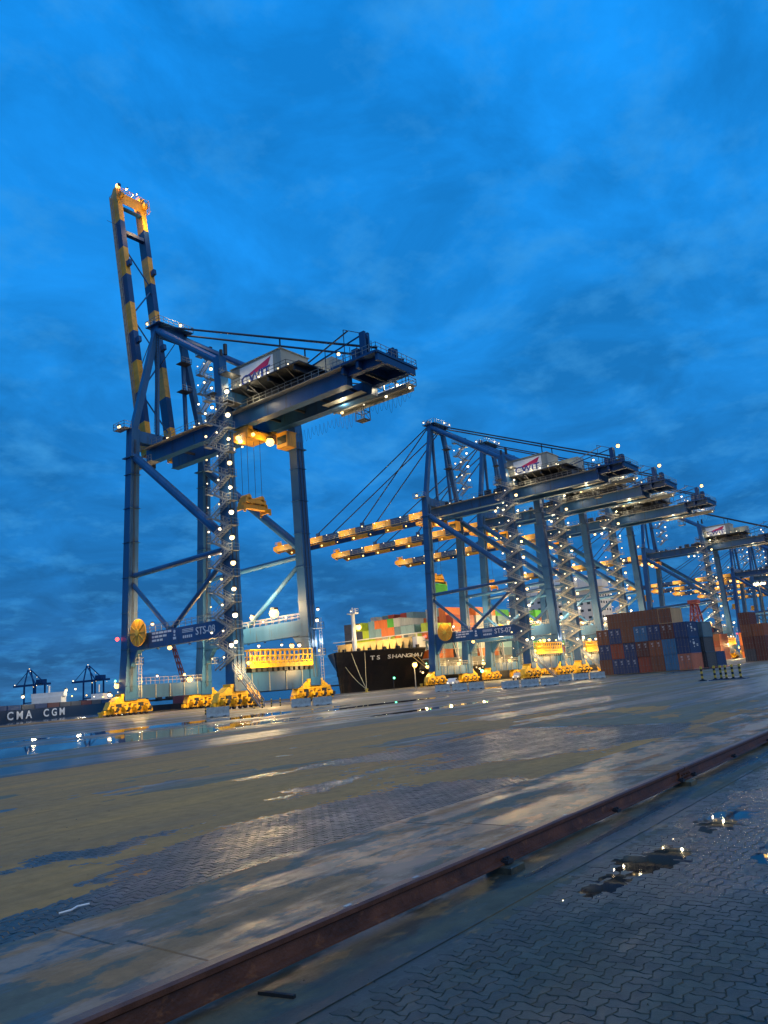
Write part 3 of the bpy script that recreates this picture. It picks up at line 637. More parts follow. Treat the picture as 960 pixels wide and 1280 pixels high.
    for sx in (-1.6, 1.6): tr.tube((sx-.3, ty, 46.7), (sx+.3, ty, 46.7), .6, 12)
    tr.box(-3.6, 3.6, ty-3.4, ty-2.9, 44.9, 46.2); tr.build('trolley', Y, T)
    cb = MB().box(2.0, 4.2, ty-7.2, ty-4.6, 43.4, 45.9).box(1.9, 4.3, ty-7.3, ty-4.5, 45.9, 46.1); CB = cb.build('operator_cab', Y, T)
    MB().box(2.15, 4.05, ty-4.6, ty-4.56, 43.6, 45.5).box(1.95, 2.0, ty-7.0, ty-4.8, 44.0, 45.4).build('cab_window', M['glass'], CB)
    lamp(T, (-2.5, ty-3.6, 45.4), LOm, 1.0); lamp(T, (-3.6, ty-1, 45.2), LOm, 1.0); lamp(T, (1, ty-4.0, 44.6), LOm, 1.25)
    rp_ = MB()
    for sx in (-1.5, 1.5):
        for dy in (-.8, .8): rp_.bar((sx, ty+dy, 46), (sx, ty+dy, spreader_z+2.2), .05, .05)
    rp_.build('hoist_ropes', M['rope'], T)
    sp = MB().box(-2.3, 2.3, ty-.9, ty+.9, spreader_z+1.5, spreader_z+2.3); z = spreader_z
    for sx in (-1.5, 1.5): sp.tube((sx, ty-.9, z+2.5), (sx, ty+.9, z+2.5), .5, 10)
    sp.box(-3.0, 3.0, ty-.55, ty+.55, z+.55, z+1.3)
    for sx in (-1, 1):
        sp.box(sx*2.5-.1, sx*2.5+.1, ty-.9, ty+.9, z+1.2, z+1.6); sp.box(sx*2.9-.25, sx*2.9+.25, ty-1.2, ty+1.2, z+.1, z+.8)
        for dy in (-1.15, 1.15): sp.box(sx*2.9-.2, sx*2.9+.2, ty+dy-.12, ty+dy+.12, z-.35, z+.3); sp.bar((sx*2.0, ty+dy*.7, z+2.3), (sx*.8, ty+dy*.7, z+1.2), .15, .15)
    sp.build('spreader', Y, T)
    # boom
    hinge = (0, 2.4, 49.0); BL = 63.2; seg = BL/9
    for sx in (3, -3):
        bm_ = MB()
        for k in range(9): bm_.box(sx-.6, sx+.6, k*seg, (k+1)*seg, -1.5, .75, 0 if k % 2 == 0 else 1)
        bm_.box(sx-.6, sx+.6, BL, BL+.02, -1.8, .75, 0)
        bm_.add([(sx-.6, BL+.02, -1.8), (sx+.6, BL+.02, -1.8), (sx+.6, BL+.02, .75), (sx-.6, BL+.02, .75), (sx-.6, BL+2.0, -.4), (sx+.6, BL+2.0, -.4), (sx+.6, BL+2.0, .75), (sx-.6, BL+2.0, .75)], MB.BF, 0)
        for y in (28-2.4, 47-2.4): bm_.box(sx-.35, sx+.35, y-.6, y+.6, .75, 1.9, 1)
        BO = bm_.build('boom_girder', [M['yellow'], M['dblue']], T, hinge)
        BO.rotation_euler.x = R(80.5) if raised else 0
    for y in (BL-.3, BL-9.5): MB().box(-2.4, 2.4, y-.45, y+.45, -.5, .45).build('boom_cross_beam', M['yellow' if y > BL-2 else 'dblue'], BO)
    MB().box(-2.4, 2.4, BL-3.2, BL-2.9, -.2, .7).build('boom_cross_beam', M['dblue'], BO)
    br_ = MB()
    for k in range(5): br_.tube((-2.4 if k % 2 else 2.4, 6+k*9, 0), (2.4 if k % 2 else -2.4, 13+k*9, 0), .16, 6)
    br_.build('boom_bracing', B, BO)
    MB().rails([(-4.2, 1, -1.2), (-4.2, BL, -1.2)], 1.1, .06, 2.2).box(-4.25, -3.6, 1, BL, -1.28, -1.2).rails([(4.2, 1, -1.2), (4.2, BL, -1.2)], 1.1, .06, 2.2).box(3.6, 4.25, 1, BL, -1.28, -1.2).build('boom_walkway', G, BO)
    tp = MB().box(-3.8, 3.8, BL-2.2, BL+.8, .75, .85).rails([(-3.8, BL-2.2, .85), (-3.8, BL+.8, .85), (3.8, BL+.8, .85), (3.8, BL-2.2, .85)], 1.2, .08, 1.2)
    for sx in (-3, 3): tp.tube((sx-.4, BL-.5, 1.4), (sx+.4, BL-.5, 1.4), .7, 12)
    tp.build('boom_tip_platform', M['yellow'], BO)
    if raised:
        lamp(BO, (-3.4, BL+1.8, 1.2), LOm, 1.5); lamp(BO, (-1.2, BL+2.2, 1.2), s=.6); lamp(BO, (1.2, BL+1.8, 1.6), s=.6)
        for sx in (-3, 3):
            MB().bar((sx, -.4, 75.0), (sx*.6, 6.5, 69), .12, .12).build('fore_stay', D, T)
        lamp_light(T, (-1, 12.6, 113.2), 2600, SOD, .3); lamp_light(T, (2.0, 8.8, 106.5), 1400, SOD, .3)
        MB().bar((-3.6, 11.2, 103), (-6.5, 11.2, 103), .06, .06).build('wind_vane', D, T)
    else:
        for sx in (-3, 3):
            for y in (28, 47): MB().tube((sx, -.8, 75.2), (sx, y, 50.7), .17, 6).build('fore_stay', D, T)
        for k in range(12): lamp(BO, (-3.9, 5+k*5, .5), s=.5)
        for k in range(9): lamp(BO, (0, 4+k*7, -1.6), LOm, .5)
        lamp(BO, (-2.5, BL+1.6, .6), s=.8); lamp(BO, (2.5, BL+1.6, .2), LOm, .8)
    # cable reel on the near frame
    cr_ = MB().tube((-.12, 0, 0), (.12, 0, 0), 2.35, 28, 0); cr_.tube((-.3, 0, 0), (.3, 0, 0), .55, 12, 1)
    for k in range(10): a = math.pi*k/5; cr_.bar((-.16, math.cos(a)*.5, math.sin(a)*.5), (-.16, math.cos(a)*2.3, math.sin(a)*2.3), .1, .1, 1, (1, 0, 0))
    cr_.build('cable_reel', [Y, M['postyel']], T, (NX-1.5, -3.7, 13.9))
    # stairs up the near landside leg, then up the far mast leg
    stair_run(T, NX-1.65, YL+2.4, YL-1.7, 6.0, 22, 2.02)
    stair_run(T, 5.6, -3.6, -6.2, 54.0, 8, 2.05)
    rest_ = MB()   # stair to the ground
    [rest_.bar((NX-1.65+q, YL-1.7, 6.0), (NX-1.65+q, YL-7.5, .1), .07, .25) for q in (-.45, .45)]; [rest_.box(NX-2.1, NX-1.2, YL-1.7-5.8*k/22-.12, YL-1.7-5.8*k/22+.12, 6-5.9*k/22-.03, 6-5.9*k/22) for k in range(1, 22)]; rest_.rails([(NX-2.1, YL-1.7, 6.0), (NX-2.1, YL-7.5, .1)], 1.0, .06, 1.0).rails([(NX-1.2, YL-1.7, 6.0), (NX-1.2, YL-7.5, .1)], 1.0, .06, 1.0)
    rest_.build('ground_stair', G, T)
    # yellow coupling platform over the landside sill, railing over the waterside one
    yc = MB().box(NX+1.5, FX-1.2, YL-1.7, YL+1.5, 5.95, 6.15)
    for y in (YL-1.65, YL+1.45):
        for z in (6.9, 7.8, 8.75): yc.bar((NX+1.5, y, z), (FX-1.2, y, z), .16, .16)
        for k in range(14): x = NX+1.5+k*(FX-NX-2.7)/13; yc.bar((x, y, 6.1), (x, y, 8.8), .14, .14); yc.bar((x, y, 6.15), (min(x+1.1, FX-1.2), y, 7.8), .1, .1)
    for k in range(14): x = NX+1.5+k*(FX-NX-2.7)/13; yc.bar((x, YL-1.65, 8.75), (x, YL+1.45, 8.75), .1, .1)
    yc.box(NX+1.5, FX-1.2, YL-1.68, YL-1.62, 6.15, 6.6); yc.build('coupling_platform', M['lityel'], T)
    un = MB()
    for k in range(12): x = NX+2.2+k*1.18; un.box(x, x+.75, YL-1.2, YL+1, 5.35, 5.93)
    un.build('platform_machinery', D, T)
    sr = MB().rails([(NX+1.2, .8, 5.15), (FX-1.2, .8, 5.15)], 1.15, .08, .9)
    for k in range(5): sr.box(NX+2+k*3.1, NX+2.14+k*3.1, .78, .9, 2.7, 5.1)
    for k in range(4): sr.box(NX+2.5+k*3.7, NX+2.62+k*3.7, YL-.82, YL-.7, 2.3, 5.3)
    sr.build('sill_railing', G, T)
    for x in (NX, FX):
        for y in (1.9, YL): bogie(T, x, y)
    # leg cabinet platforms, ladders
    ex = MB()
    for x, y, z in ((NX, -.9, 8.6), (FX, -.9, 8.2), (FX, YL-1.9, 7.5), (FX, YL-1.9, 12)):
        ex.box(x-.8, x+.8, y-1.0, y+.2, z, z+.08).rails([(x-.8, y-1, z), (x+.8, y-1, z), (x+.8, y+.2, z)], 1.1, .07, .8)
    for x, y in ((NX+.3, -.4), (FX+1.25, YL-.4)):
        for q in (-.3, .3): ex.bar((x+q, y-1.2, 3), (x+q, y-1.2, 14), .06, .06)
        for k in range(22): ex.bar((x-.3, y-1.2, 3.3+k*.5), (x+.3, y-1.2, 3.3+k*.5), .04, .04)
    ex.build('ladder_platforms', G, T)
    # lamps
    for loc, me, s_ in (((NX+.2, -5.5, 15.2), None, .9), ((FX-.3, -13.4, 15.6), LOm, 1.4), ((FX-.3, -19.2, 15.8), LOm, 1.4), ((FX+.8, YL-1.7, 15.4), None, 1.1), ((FX-.6, -10, 14.6), None, .7), ((FX-.6, -22.5, 14.7), None, .7), ((FX-.6, -16.5, 14.6), None, .7),
                        ((NX-1.2, 3.3, 5.2), LOm, 1.1), ((NX-2.0, 4.4, 3.8), None, 1.0), ((NX+2.2, YL-.6, 6.8), LOm, 1.2), ((NX-1.2, YL-.6, 9.6), None, .9), ((FX+1.3, YL-.9, 13.6), None, .8), ((FX+1.3, YL-.9, 8.4), None, .8),
                        ((-4.6, -6, 49.9), None, .6), ((-4.6, -14, 49.9), None, .6), ((2.2, -16.5, 46.4), None, .9), ((2.2, -19.0, 46.2), None, .9), ((-4, -22.5, 46.6), None, .7), ((-5.2, -24.2, 49.2), None, .9),
                        ((NX-1, -12, 10.6), LOm, .8), ((FX-1, -24, 9.6), LOm, .8), ((0, YL-1.8, 9.4), None, .9), ((-5, YL-1.8, 9.3), None, .7), ((4, YL-1.8, 9.3), None, .7), ((NX-1.2, YL-2.4, 4.6), LOm, 1.0), ((FX-2, 3.4, 5.6), LOm, 1.0), ((-3, .6, 6.5), None, .6), ((3, .6, 6.5), None, .6), ((4.6, -48.5, 52), None, .6), ((-4.6, -49.5, 52), None, .6), ((0, -49, 51.6), None, .6)): lamp(T, loc, me, s_)  # the low ones here are added for warm glow around the crane foot
    lamp(T, (NX-1.5, 3.3, 6.1), lampG, 1.0); lamp(T, (NX-1.3, 3.0, 13.4), lampR, 1.2)
    if not raised: lamp(T, (-3.0, -55.6, 54.4), LOm, .9); lamp_light(T, (-4.6, -57, 54.2), 500, SOD)
    for loc, wts, c_ in (((4.6, -11, 17.0), 9500, (1, .68, .30)), ((4.6, -20, 17.0), 9500, (1, .68, .30)), ((NX-1.6, 4.4, 5.6), 900, SOD), ((NX+2.4, YL-4.4, 6.2), 2400, SOD), ((NX-1, -3.2, 5.6), 2200, SOD), ((FX-1, -3.2, 5.6), 1900, SOD), ((FX-1.5, YL-4.8, 5.4), 2200, SOD), ((NX-2.6, -4, 17), 500, SOD), ((NX+3, YL-5, 3.6), 500, SOD), ((NX-2.4, YL-3.6, 6), 500, WARM), ((FX+2.2, YL-2.6, 10), 900, (.8, .95, 1)),
                         ((-6.2, -31, 50.2), 260, WARM), ((5.3, -42, 49), 700, WARM), ((5.3, -47, 49), 700, WARM), ((5.3, -52, 49), 700, WARM), ((2.2, -44, 46.6), 500, WARM), ((0, -15, 9.5), 3500, SOD), ((-1, ty-4.5, 44.3), 420, SOD), ((0, -21, 45.8), 380, WARM), ((0, -4, 77.5), 600, WARM), ((-7.4, -28, 53.2), 160, WARM), ((-7.4, -33, 53.2), 160, WARM), ((-1, -40.5, 53.6), 160, WARM)):  # the point under the portal has no fitting, added to brighten the ground
        lamp_light(T, loc, wts, c_)
    for k in range(6): lamp_light(T, (NX-2.6, YL-2.8, 9.5+k*8.1), 460, WARM)
    for k in range(2): lamp_light(T, (6.6, -7.2, 58+k*8), 300, WARM)
    lamp_light(T, (FX-.5, -3, 15), 8000, SOD, .4, ((.05, .5, -1), 150), 'flood_light')
    lamp_light(T, (NX-1, YL-2, 14.5), 5000, SOD, .8, ((-.25, -.8, -.55), 130), 'flood_light')
    if not raised: lamp_light(T, (0, 33, 45.5), 15000, SOD, .4, ((0, .15, -1), 150), 'flood_light'); [lamp_light(T, (-7, 8+k*14, 48.5), 1000, (1, .72, .3), .4) for k in range(5)]
    if number:
        put_text(number, 1.75, 'crane_number', M['white'], T, (NX-.68, -21.0, 12.6), (0, -1, 0), (0, 0, 1), .01)
        tx_ = MB()
        for row, ln in enumerate(((.9, .7, 1.2, .8, 1.0), (.5, 1.1, .9, 1.0), (1.2, .6, .8))):
            y = -6.6
            for q in ln: tx_.box(NX-.68, NX-.66, y-q, y, 13.25-row*.62, 13.6-row*.62); y -= q+.2
        tx_.tube((NX-.68, -12.9, 13.2), (NX-.66, -12.9, 13.2), .28, 10); tx_.box(NX-.68, NX-.66, -13.3, -12.5, 11.9, 12.3); tx_.box(NX-.68, NX-.66, -13.1, -12.7, 12.45, 12.8)
        for k in range(3): tx_.box(NX-.68, NX-.66, -17.9, -15.0, 12.75+k*.24, 12.87+k*.24)
        for k in range(5): tx_.box(NX-.68, NX-.66, -15.5-k*.52, -15.15-k*.52, 11.85, 12.3)
        tx_.build('beam_markings', M['white'], T)
    return T
crane('blue crane with its yellow and blue boom raised upright, sign STS-08, nearest the camera', 88.3, True, 'STS-08', -23.6, 32.6)
c2 = crane('blue crane with its striped boom lowered, STS-07 on its beam, second from the left', 183, False, 'STS-07', 4.0, 28.4)
for X, lb in ((212.3, 'blue crane with lowered boom standing close behind the crane marked STS-07'), (250.5, 'blue crane behind the tall landward end of the stacked containers, fourth from the left'),
              (353, 'blue crane standing apart right of the container stack, fifth from the left'), (500, 'distant blue crane near the right edge, first of the far group'),
              (545, 'distant blue crane near the right edge, middle of the far group'), (590, 'distant blue crane at the right edge, fourth from last of the far row'), (650, 'blue crane far down the quay at the right edge, only its lit boom showing'), (715, 'farthest blue crane of the row, only its boom tip showing at right')):
    t = copy_tree(c2, skip=('crane_number', 'beam_markings')); t.location.x = X; t['label'] = lb

# ------------------------------------------------------------------ containers
def corrugated(x0, x1, y0, y1, z0, z1, n):
    """box whose long sides are folded in and out; ends and roof flat with edge rails"""
    b_ = MB(); dp = .06; st = (x1-x0)/n
    for y, s_ in ((y0, 1), (y1, -1)):
        px = []
        for k in range(n):
            a = x0+k*st; px += [(a, 0), (a+st*.3, 0), (a+st*.5, dp), (a+st*.8, dp)]
        px.append((x1, 0))
        vs = [(x, y+s_*d_, z) for x, d_ in px for z in (z0+.15, z1-.12)]
        fs = [(2*i, 2*i+2, 2*i+3, 2*i+1) if s_ > 0 else (2*i, 2*i+1, 2*i+3, 2*i+2) for i in range(len(px)-1)]
        b_.add(vs, fs)
        b_.box(x0, x1, min(y-s_*.02, y+s_*.1), max(y-s_*.02, y+s_*.1), z0, z0+.15); b_.box(x0, x1, min(y-s_*.02, y+s_*.1), max(y-s_*.02, y+s_*.1), z1-.12, z1)
    for x in (x0, x1-.1):
        for y in (y0-.03, y1-.1): b_.box(x-.02, x+.12, y, y+.13, z0, z1)
    b_.box(x0, x1, y0+.02, y1-.02, z1-.05, z1-.01); b_.box(x0, x1, y0+.05, y1-.05, z0, z0+.1)
    b_.box(x0+.04, x0+.06, y0, y1, z0, z1-.02); b_.box(x1-.06, x1-.04, y0, y1, z0, z1-.02)
    return b_
CH = 2.86
body20 = corrugated(0, 6.06, 0, 2.44, 0, CH, 16).mesh('container_body', CC['grey'])
body40 = corrugated(0, 12.19, 0, 2.44, 0, 2.59, 22).mesh('container_body', CC['grey'])
dm = MB().box(-.035, 0, .02, 1.16, .14, CH-.12)
for k in range(3): dm.box(-.05, -.035, .06, 1.12, .35+k*.85, .42+k*.85)
door_me = dm.mesh('container_door', CC['grey'])
lb_ = MB()
for y in (.26, .86): lb_.tube((-.085, y, .05), (-.085, y, CH-.04), .022, 6); [lb_.box(-.1, -.05, y-.07, y+.07, z, z+.07) for z in (.25, 1.2, 2.45)]; lb_.box(-.12, -.08, y-.02, y+.24, 1.25, 1.3)
lock_me = lb_.mesh('locking_bar', M['dull'])
pl_me = MB()
for z, w_ in ((2.34, .5), (2.16, .55), (1.9, .3), (1.72, .42)): pl_me.box(-.056, -.051, .40, .40+w_*.7, z, z+.055)
mark_me = pl_me.mesh('container_marks', M['white'])
def setmat(o, m): o.material_slots[0].link = 'OBJECT'; o.material_slots[0].material = m
def container(col, x, y, z, label, size=20, doors=True, group='containers stacked in the yard'):
    T = thing('shipping_container', label, 'container', (x, y, z), 0, group)
    setmat(link('container_body', body20 if size == 20 else body40, T), CC[col])
    if doors:
        for k in (0, 1):
            d_ = link('container_door', door_me, T, (0, .03+k*1.19, 0)); setmat(d_, CC[col]); link('locking_bar', lock_me, d_)
            if doors == 2: link('container_marks', mark_me, d_)
    return T
rows = [['brown', 'navy', 'navy', 'red', 'brown', 'midblue', 'maroon'], ['navy', 'red', 'navy', 'maroon', 'rust', 'midblue', 'navy'], ['rust', 'navy', 'brown', 'midblue', 'navy', 'maroon', 'navy']]
sc_ = [[0, 2, 2, 1, 0, 0, 2], [2, 0, 2, 2, 2, 0, 1], [2, 2, 0, 2, 2, 2, 1]]
onm = ['first', 'second', 'third', 'fourth', 'fifth', 'sixth', 'seventh', 'eighth']; tnm = ['bottom', 'second', 'third']
for t_ in range(3):
    for k in range(7):
        col = rows[t_][k]; rnd = random.uniform(-.16, .12)
        if k == 6: col = ['salmon', 'navy', 'navy'][t_]
        o = container(col, 145+rnd+(7-k)*.02, 45+(6-k)*2.52, t_*CH+.12, f"{dict(midblue='mid blue').get(col, col)} container in the {tnm[t_]} tier, {onm[k]} column from left of yard stack", 20, sc_[t_][k] or True)
        if k == 6 and t_ > 0:
            put_text('TAL' if t_ == 2 else 'UES', .62, 'side_lettering', M['white'], o, (2.2, -.05, 1.75), (1, 0, 0), (0, 0, 1), .02)
            mk = MB()
            for x, z, w_, h_ in ((1.8, 2.3, .6, .16), (2.0, 1.05, .4, .22), (3.6, 1.5, 1.0, .12), (3.7, 1.25, .9, .12), (.2, 1.9, .2, .3)): mk.box(x, x+w_, -.055, -.045, z, z+h_)
            mk.build('side_marks', M['white'], o)
for k in range(5):
    o = container('brown', 145.1, 47.52+(4-k)*2.5, 3*CH+.12, f'reddish brown container in the top row of the yard stack, {onm[k]} from the left', 20, True)
    if k == 4: setmat(o.children[0], CC['beige'])  # beige body paints the lit side onto this brown container
for k, (col, x, y, z) in enumerate((('darkgrey', 152.6, 44.6, .12), ('darkgrey', 152.5, 44.7, CH+.12), ('slate', 152.6, 44.6, 2*CH+.12), ('navy', 159.5, 44.8, .12))):
    container(col, x, y, z, ['dark grey container behind the right end of the yard stack, on the ground', 'dark grey container behind the right end of the yard stack, in the middle', 'slate container topmost behind the right end of the yard stack', 'navy container on the ground farther behind the yard stack'][k], 20, True)
for t_, cs in enumerate((('darkgrey', 'maroon'), ('maroon', 'maroon'), ('brown', 'rust'), ('maroon', None))):
    for k, col in enumerate(cs):
        if col: container(col, 196+k*.1, 46.2-k*2.52, t_*CH+.12, f"{dict(darkgrey='dark grey').get(col, col)} container at the right edge of view, {['ground', 'second', 'third', 'topmost'][t_]} tier, {['left', 'right'][k]} column", 20, True, 'containers at the right edge')
FARC = [('orange', 330, 93), ('salmon', 330, 90.4), ('orange', 344, 84), ('red', 352, 80), ('orange', 361, 88), ('rust', 370, 83), ('salmon', 384, 91)]
n_ = 0
for col, x, y in FARC:
    for t_ in range(4 if x < 345 else 3):
        n_ += 1
        container(random.choice([col, col, 'rust', 'red']) if t_ else col, x, y, t_*2.59, f"container in the {onm[FARC.index((col, x, y))]} sodium lit stack far down the quay, {['ground', 'second', 'third', 'top'][t_]} tier", 40, False, 'sodium lit containers far down the quay')

# ------------------------------------------------------------------ barriers, posts, bollards
bp_ = MB(); pr_ = [(-.3, 0), (.3, 0), (.3, .12), (.2, .35), (.13, 1.05), (-.13, 1.05), (-.2, .35), (-.3, .12)]
n_ = len(pr_); LB = 1.22
vs = [(-LB, a, b_) for a, b_ in pr_]+[(LB, a, b_) for a, b_ in pr_]
bp_.add(vs, [(k, (k+1) % n_, (k+1) % n_+n_, k+n_) for k in range(n_)]+[tuple(range(n_-1, -1, -1)), tuple(range(n_, 2*n_))])
for x in (-.7, .7): bp_.box(x-.18, x+.18, -.305, .305, 0, .09, 1); bp_.tube((x*.6, 0, 1.04), (x*.6, 0, 1.12), .04, 6, 1)
bar_me = bp_.mesh('concrete_barrier', [M['conc'], M['dark']])
BN = [(55.6, 68.3, 1, ['lone concrete barrier in front of the yellow bogies under the raised-boom crane']),
      (72.4, 70.4, 2, ['left concrete barrier of the pair before the crane bogie beside the ship bow', 'right concrete barrier of the pair before the crane bogie beside the ship bow']),
      (106.5, 70.3, 3, ['left concrete barrier of the three below the STS-07 crane', 'middle concrete barrier of the three below the STS-07 crane', 'right concrete barrier of the three below the STS-07 crane']),
      (98.5, 53.2, 3, ['left concrete barrier of the row before the stair of the second crane', 'middle concrete barrier of the row before the stair of the second crane', 'right concrete barrier of the row before the stair of the second crane']),
      (124, 57.2, 3, ['left concrete barrier of the row just left of the yard stack', 'middle concrete barrier of the row just left of the yard stack', 'concrete barrier touching the yard stack from the left'])]
for x, y, n_, lbs in BN:
    a = math.atan2(y, x); dx, dy = math.sin(a+.12), -math.cos(a+.12)
    for k in range(n_):
        q = (k-(n_-1)/2)*2.75
        o = link('concrete_barrier', bar_me); o.location = (x+dx*q, y+dy*q, .003); o.rotation_euler.z = math.atan2(dy, dx)+random.uniform(-.06, .06); tag(o, lbs[k], 'barrier', 'concrete barriers along the crane lane')
def post(x, y, h, label, grp, base=True, rad=.11):
    T = thing('striped_post', label, 'post', (x, y, .003), 0, grp)
    b_ = MB(); n_ = 6
    for k in range(n_): b_.tube((0, 0, h*k/n_), (0, 0, h*(k+1)/n_), rad, 12, k % 2, caps=(k in (0, n_-1)))
    b_.build('pole', [M['black'], M['postyel']], T)
    if base: MB().box(-.32, .32, -.32, .32, 0, .07).box(-.2, .2, -.2, .2, .07, .12).build('base_plate', M['dark'], T)
for k, (x, y) in enumerate(((78, 23.55), (78, 22.35), (78.2, 21.85), (77.9, 21.3), (78.1, 20.75), (78, 20.05))):
    post(x, y, 1.35, f"black and yellow striped post, {['standing apart at the left', 'first of the close group', 'second of the close group', 'third of the close group', 'fourth of the close group', 'last of the close group'][k]} on the open yard", 'striped posts on the yard', rad=.11)
MB().box(77.3, 78.8, 19.5, 22.8, 0, .05).build('post_footing', M['dblue']) and tag(bpy.data.objects['post_footing'], 'flat blue steel footing plate under the right hand striped posts', 'plate')
for k, (x, y, lb) in enumerate(((63.4, 80.3, 'left of the two dark posts before the second bogie of the raised-boom crane'), (64.9, 80.9, 'right of the two dark posts before the second bogie of the raised-boom crane'), (74.4, 83.6, 'left of the two dark posts at the foot of the ground stair'), (75.6, 83.2, 'second dark post at the foot of the ground stair'), (79.4, 85.4, 'left of the posts beyond the ground stair'), (80.6, 84.8, 'right of the posts beyond the ground stair'))):
    post(x, y, 1.15, 'striped post, '+lb, 'striped posts under the nearest crane', False, .09)
bo = MB().tube((0, 0, 0), (0, 0, .45), .28, 12, 0, .2).tube((0, 0, .45), (0, 0, .62), .34, 12, 0, .30).box(-.45, .45, -.45, .45, -.01, .05)
bol = bo.mesh('mooring_bollard', M['postyel'])
for k, (x, lb) in enumerate(((57, 'yellow mooring bollard on the quay edge at the far left'), (76, 'mooring bollard on the quay edge beside the near waterside bogie'), (102, 'mooring bollard on the quay edge under the nearest crane'), (126, 'mooring bollard on the quay edge between the first crane and the bow'), (148, 'mooring bollard holding the bow lines of the black ship'), (171, 'mooring bollard on the quay edge under the ship name'), (184, 'mooring bollard beside the waterside leg of the second crane'))):
    o = link('mooring_bollard', bol); o.location = (x, 125.0, .02); o.scale = (1.4, 1.4, 1.4); tag(o, lb, 'bollard', 'bollards along the quay edge')

# ------------------------------------------------------------------ the black container ship
HX, HY, HB = 163.5, 149.0, 20.0
SH = thing('container_ship', 'black container ship TS SHANGHAI moored bow-on behind the cranes', 'ship', (HX, HY, 0))
st_ = [0, .6, 1.5, 3, 5, 8, 11, 14, 17, 19.5, 20.5, 24, 30, 38, 48, 70, 120, 190, 230]
def half(s_, z):
    top = HB*(1-max(0, 1-(s_+.25)/31)**2.3); low = HB*(1-max(0, 1-(s_-2.2)/50)**1.7) if s_ > 2.2 else 0
    q = max(0, min(1, (z+3.5)/14.0))**1.6
    return max(.05, low+(top-low)*q)
def decktop(s_): return 10.9+.3*(1-s_/20) if s_ <= 19.5 else 4.9
zl = 9; hv = []; hf = []; hm = []
for s_ in st_:
    zt = decktop(s_)
    for sd in (-1, 1):
        for k in range(zl):
            z = -6+(zt+6)*k/(zl-1); rake = (1-k/(zl-1))*2.2 if s_ < 20 else 0
            hv.append((s_+(rake*(1-s_/20)), sd*half(s_, z), z))
for a in range(len(st_)-1):
    for sd in (0, 1):
        for k in range(zl-1):
            i = a*2*zl+sd*zl+k; j = i+2*zl; hf.append((i, j, j+1, i+1) if sd == 0 else (i, i+1, j+1, j))
    i = a*2*zl+zl-1; j = i+2*zl; hf.append((i, j, j+zl, i+zl))
hf += [(k, k+1, k+1+zl, k+zl) for k in range(zl-1)]
hu = MB().add(hv, hf); ho = hu.build('hull', [M['hull'], M['deck']], SH)
# bulwark openings, rail and hawse details on the near side
bw = MB(); pts = [(s_, -half(s_, 10.9)-.05, decktop(s_)) for s_ in (0, 1.5, 3, 5, 8, 11, 14, 17, 19.4)]
for a, b_ in zip(pts, pts[1:]): bw.bar(a, b_, .35, .28)
for s_ in (1.5, 4, 6, 9, 12, 15, 17): y = -half(s_, 10.9); bw.box(s_-.5, s_+.5, y-.25, y+.4, 11.1, 11.9)
bw.build('bulwark_rail', M['hull'], SH)
fx = MB()
for k in range(9): s_ = 21+k*3.2; y = -half(s_, 4.6)-.06; fx.box(s_-.35, s_+.35, y, y+.08, 4.0, 4.5)
fx.build('freeing_ports', M['shipwhite'], SH)
p0, p1 = 10.4, 26.2
NT = 'TS SHANGHAI'; s_ = 6.9
for ch in NT:
    y = -half(s_, 9.0); y2 = -half(s_+.5, 9.0); yz = -half(s_, 9.6)
    if ch != ' ': put_text(ch, 1.75, 'name_letter', M['white'], SH, (s_-.06, y-.14, 8.95), (.5, y2-y, 0), (0, yz-y, .6), .03, 1.25)
    s_ += 1.2 if ch != 'I' else .9
MB().box(17.6, 18.1, -14.6, 14.6, 10.6, 14.2).box(17.4, 17.6, -14.8, 14.8, 14.1, 14.3).build('wave_breaker', M['cream'], SH)
cb_ = MB()
for k in range(12): cb_.add([(16.3, -13.8+k*2.5, 10.7), (17.6, -13.8+k*2.5, 10.7), (17.6, -13.8+k*2.5, 13.6)], [(0, 1, 2), (2, 1, 0)])
cb_.build('breaker_stays', M['cream'], SH)
MB().box(17.6, 22.5, -16.4, -14.8, 10.0, 14.2).build('breaker_wing', M['shipwhite'], SH)
MB().tube((9.0, 0, 10.5), (9.0, 0, 22.5), .75, 12, 0, .55).box(8.2, 9.8, -1.6, 1.6, 22.3, 22.7).tube((9, 0, 22.6), (9, 0, 24.2), .25, 8).rails([(8.2, -1.6, 22.7), (9.8, -1.6, 22.7), (9.8, 1.6, 22.7)], 1.1, .1, 1).build('foremast', M['shipwhite'], SH)
lamp(SH, (9.0, -1.9, 18.3), LOm, 1.7); lamp(SH, (8.6, .3, 23.2), None, .8)
lamp_light(SH, (12.5, -6, 15.5), 3600, SOD, .3); lamp_light(SH, (12.5, 6, 15.5), 3000, SOD, .3); lamp_light(SH, (8, -4, 17), 600, WARM, .3); lamp_light(SH, (34, -27, 20), 3200, (1, .8, .4), .5); lamp_light(SH, (60, -27, 20), 6000, (1, .8, .4), .5); lamp_light(SH, (85, -27, 20), 6000, (1, .8, .4), .5); lamp_light(SH, (2, -14, 24), 900, WARM, .5)
ac = MB().box(146, 158, -19, 19, 4, 34).box(144, 150, -22, 22, 34, 37).box(147, 156, -13, 13, 37, 40)
for k in range(9):
    for q in range(11): ac.box(145.9, 146.05, -18+q*3.3, -16.6+q*3.3, 6.3+k*3, 7.3+k*3, 1)
    for q in range(4): ac.box(147+q*2.8, 148.2+q*2.8, -19.06, -18.95, 6.3+k*3, 7.3+k*3, 1)
ac.tube((152, 0, 40), (152, 0, 48), .6, 8); ac.build('accommodation_block', [M['shipwhite'], M['glass']], SH)
MB().box(166, 176, -6, 6, 4, 36).build('funnel', M['dblue'], SH)
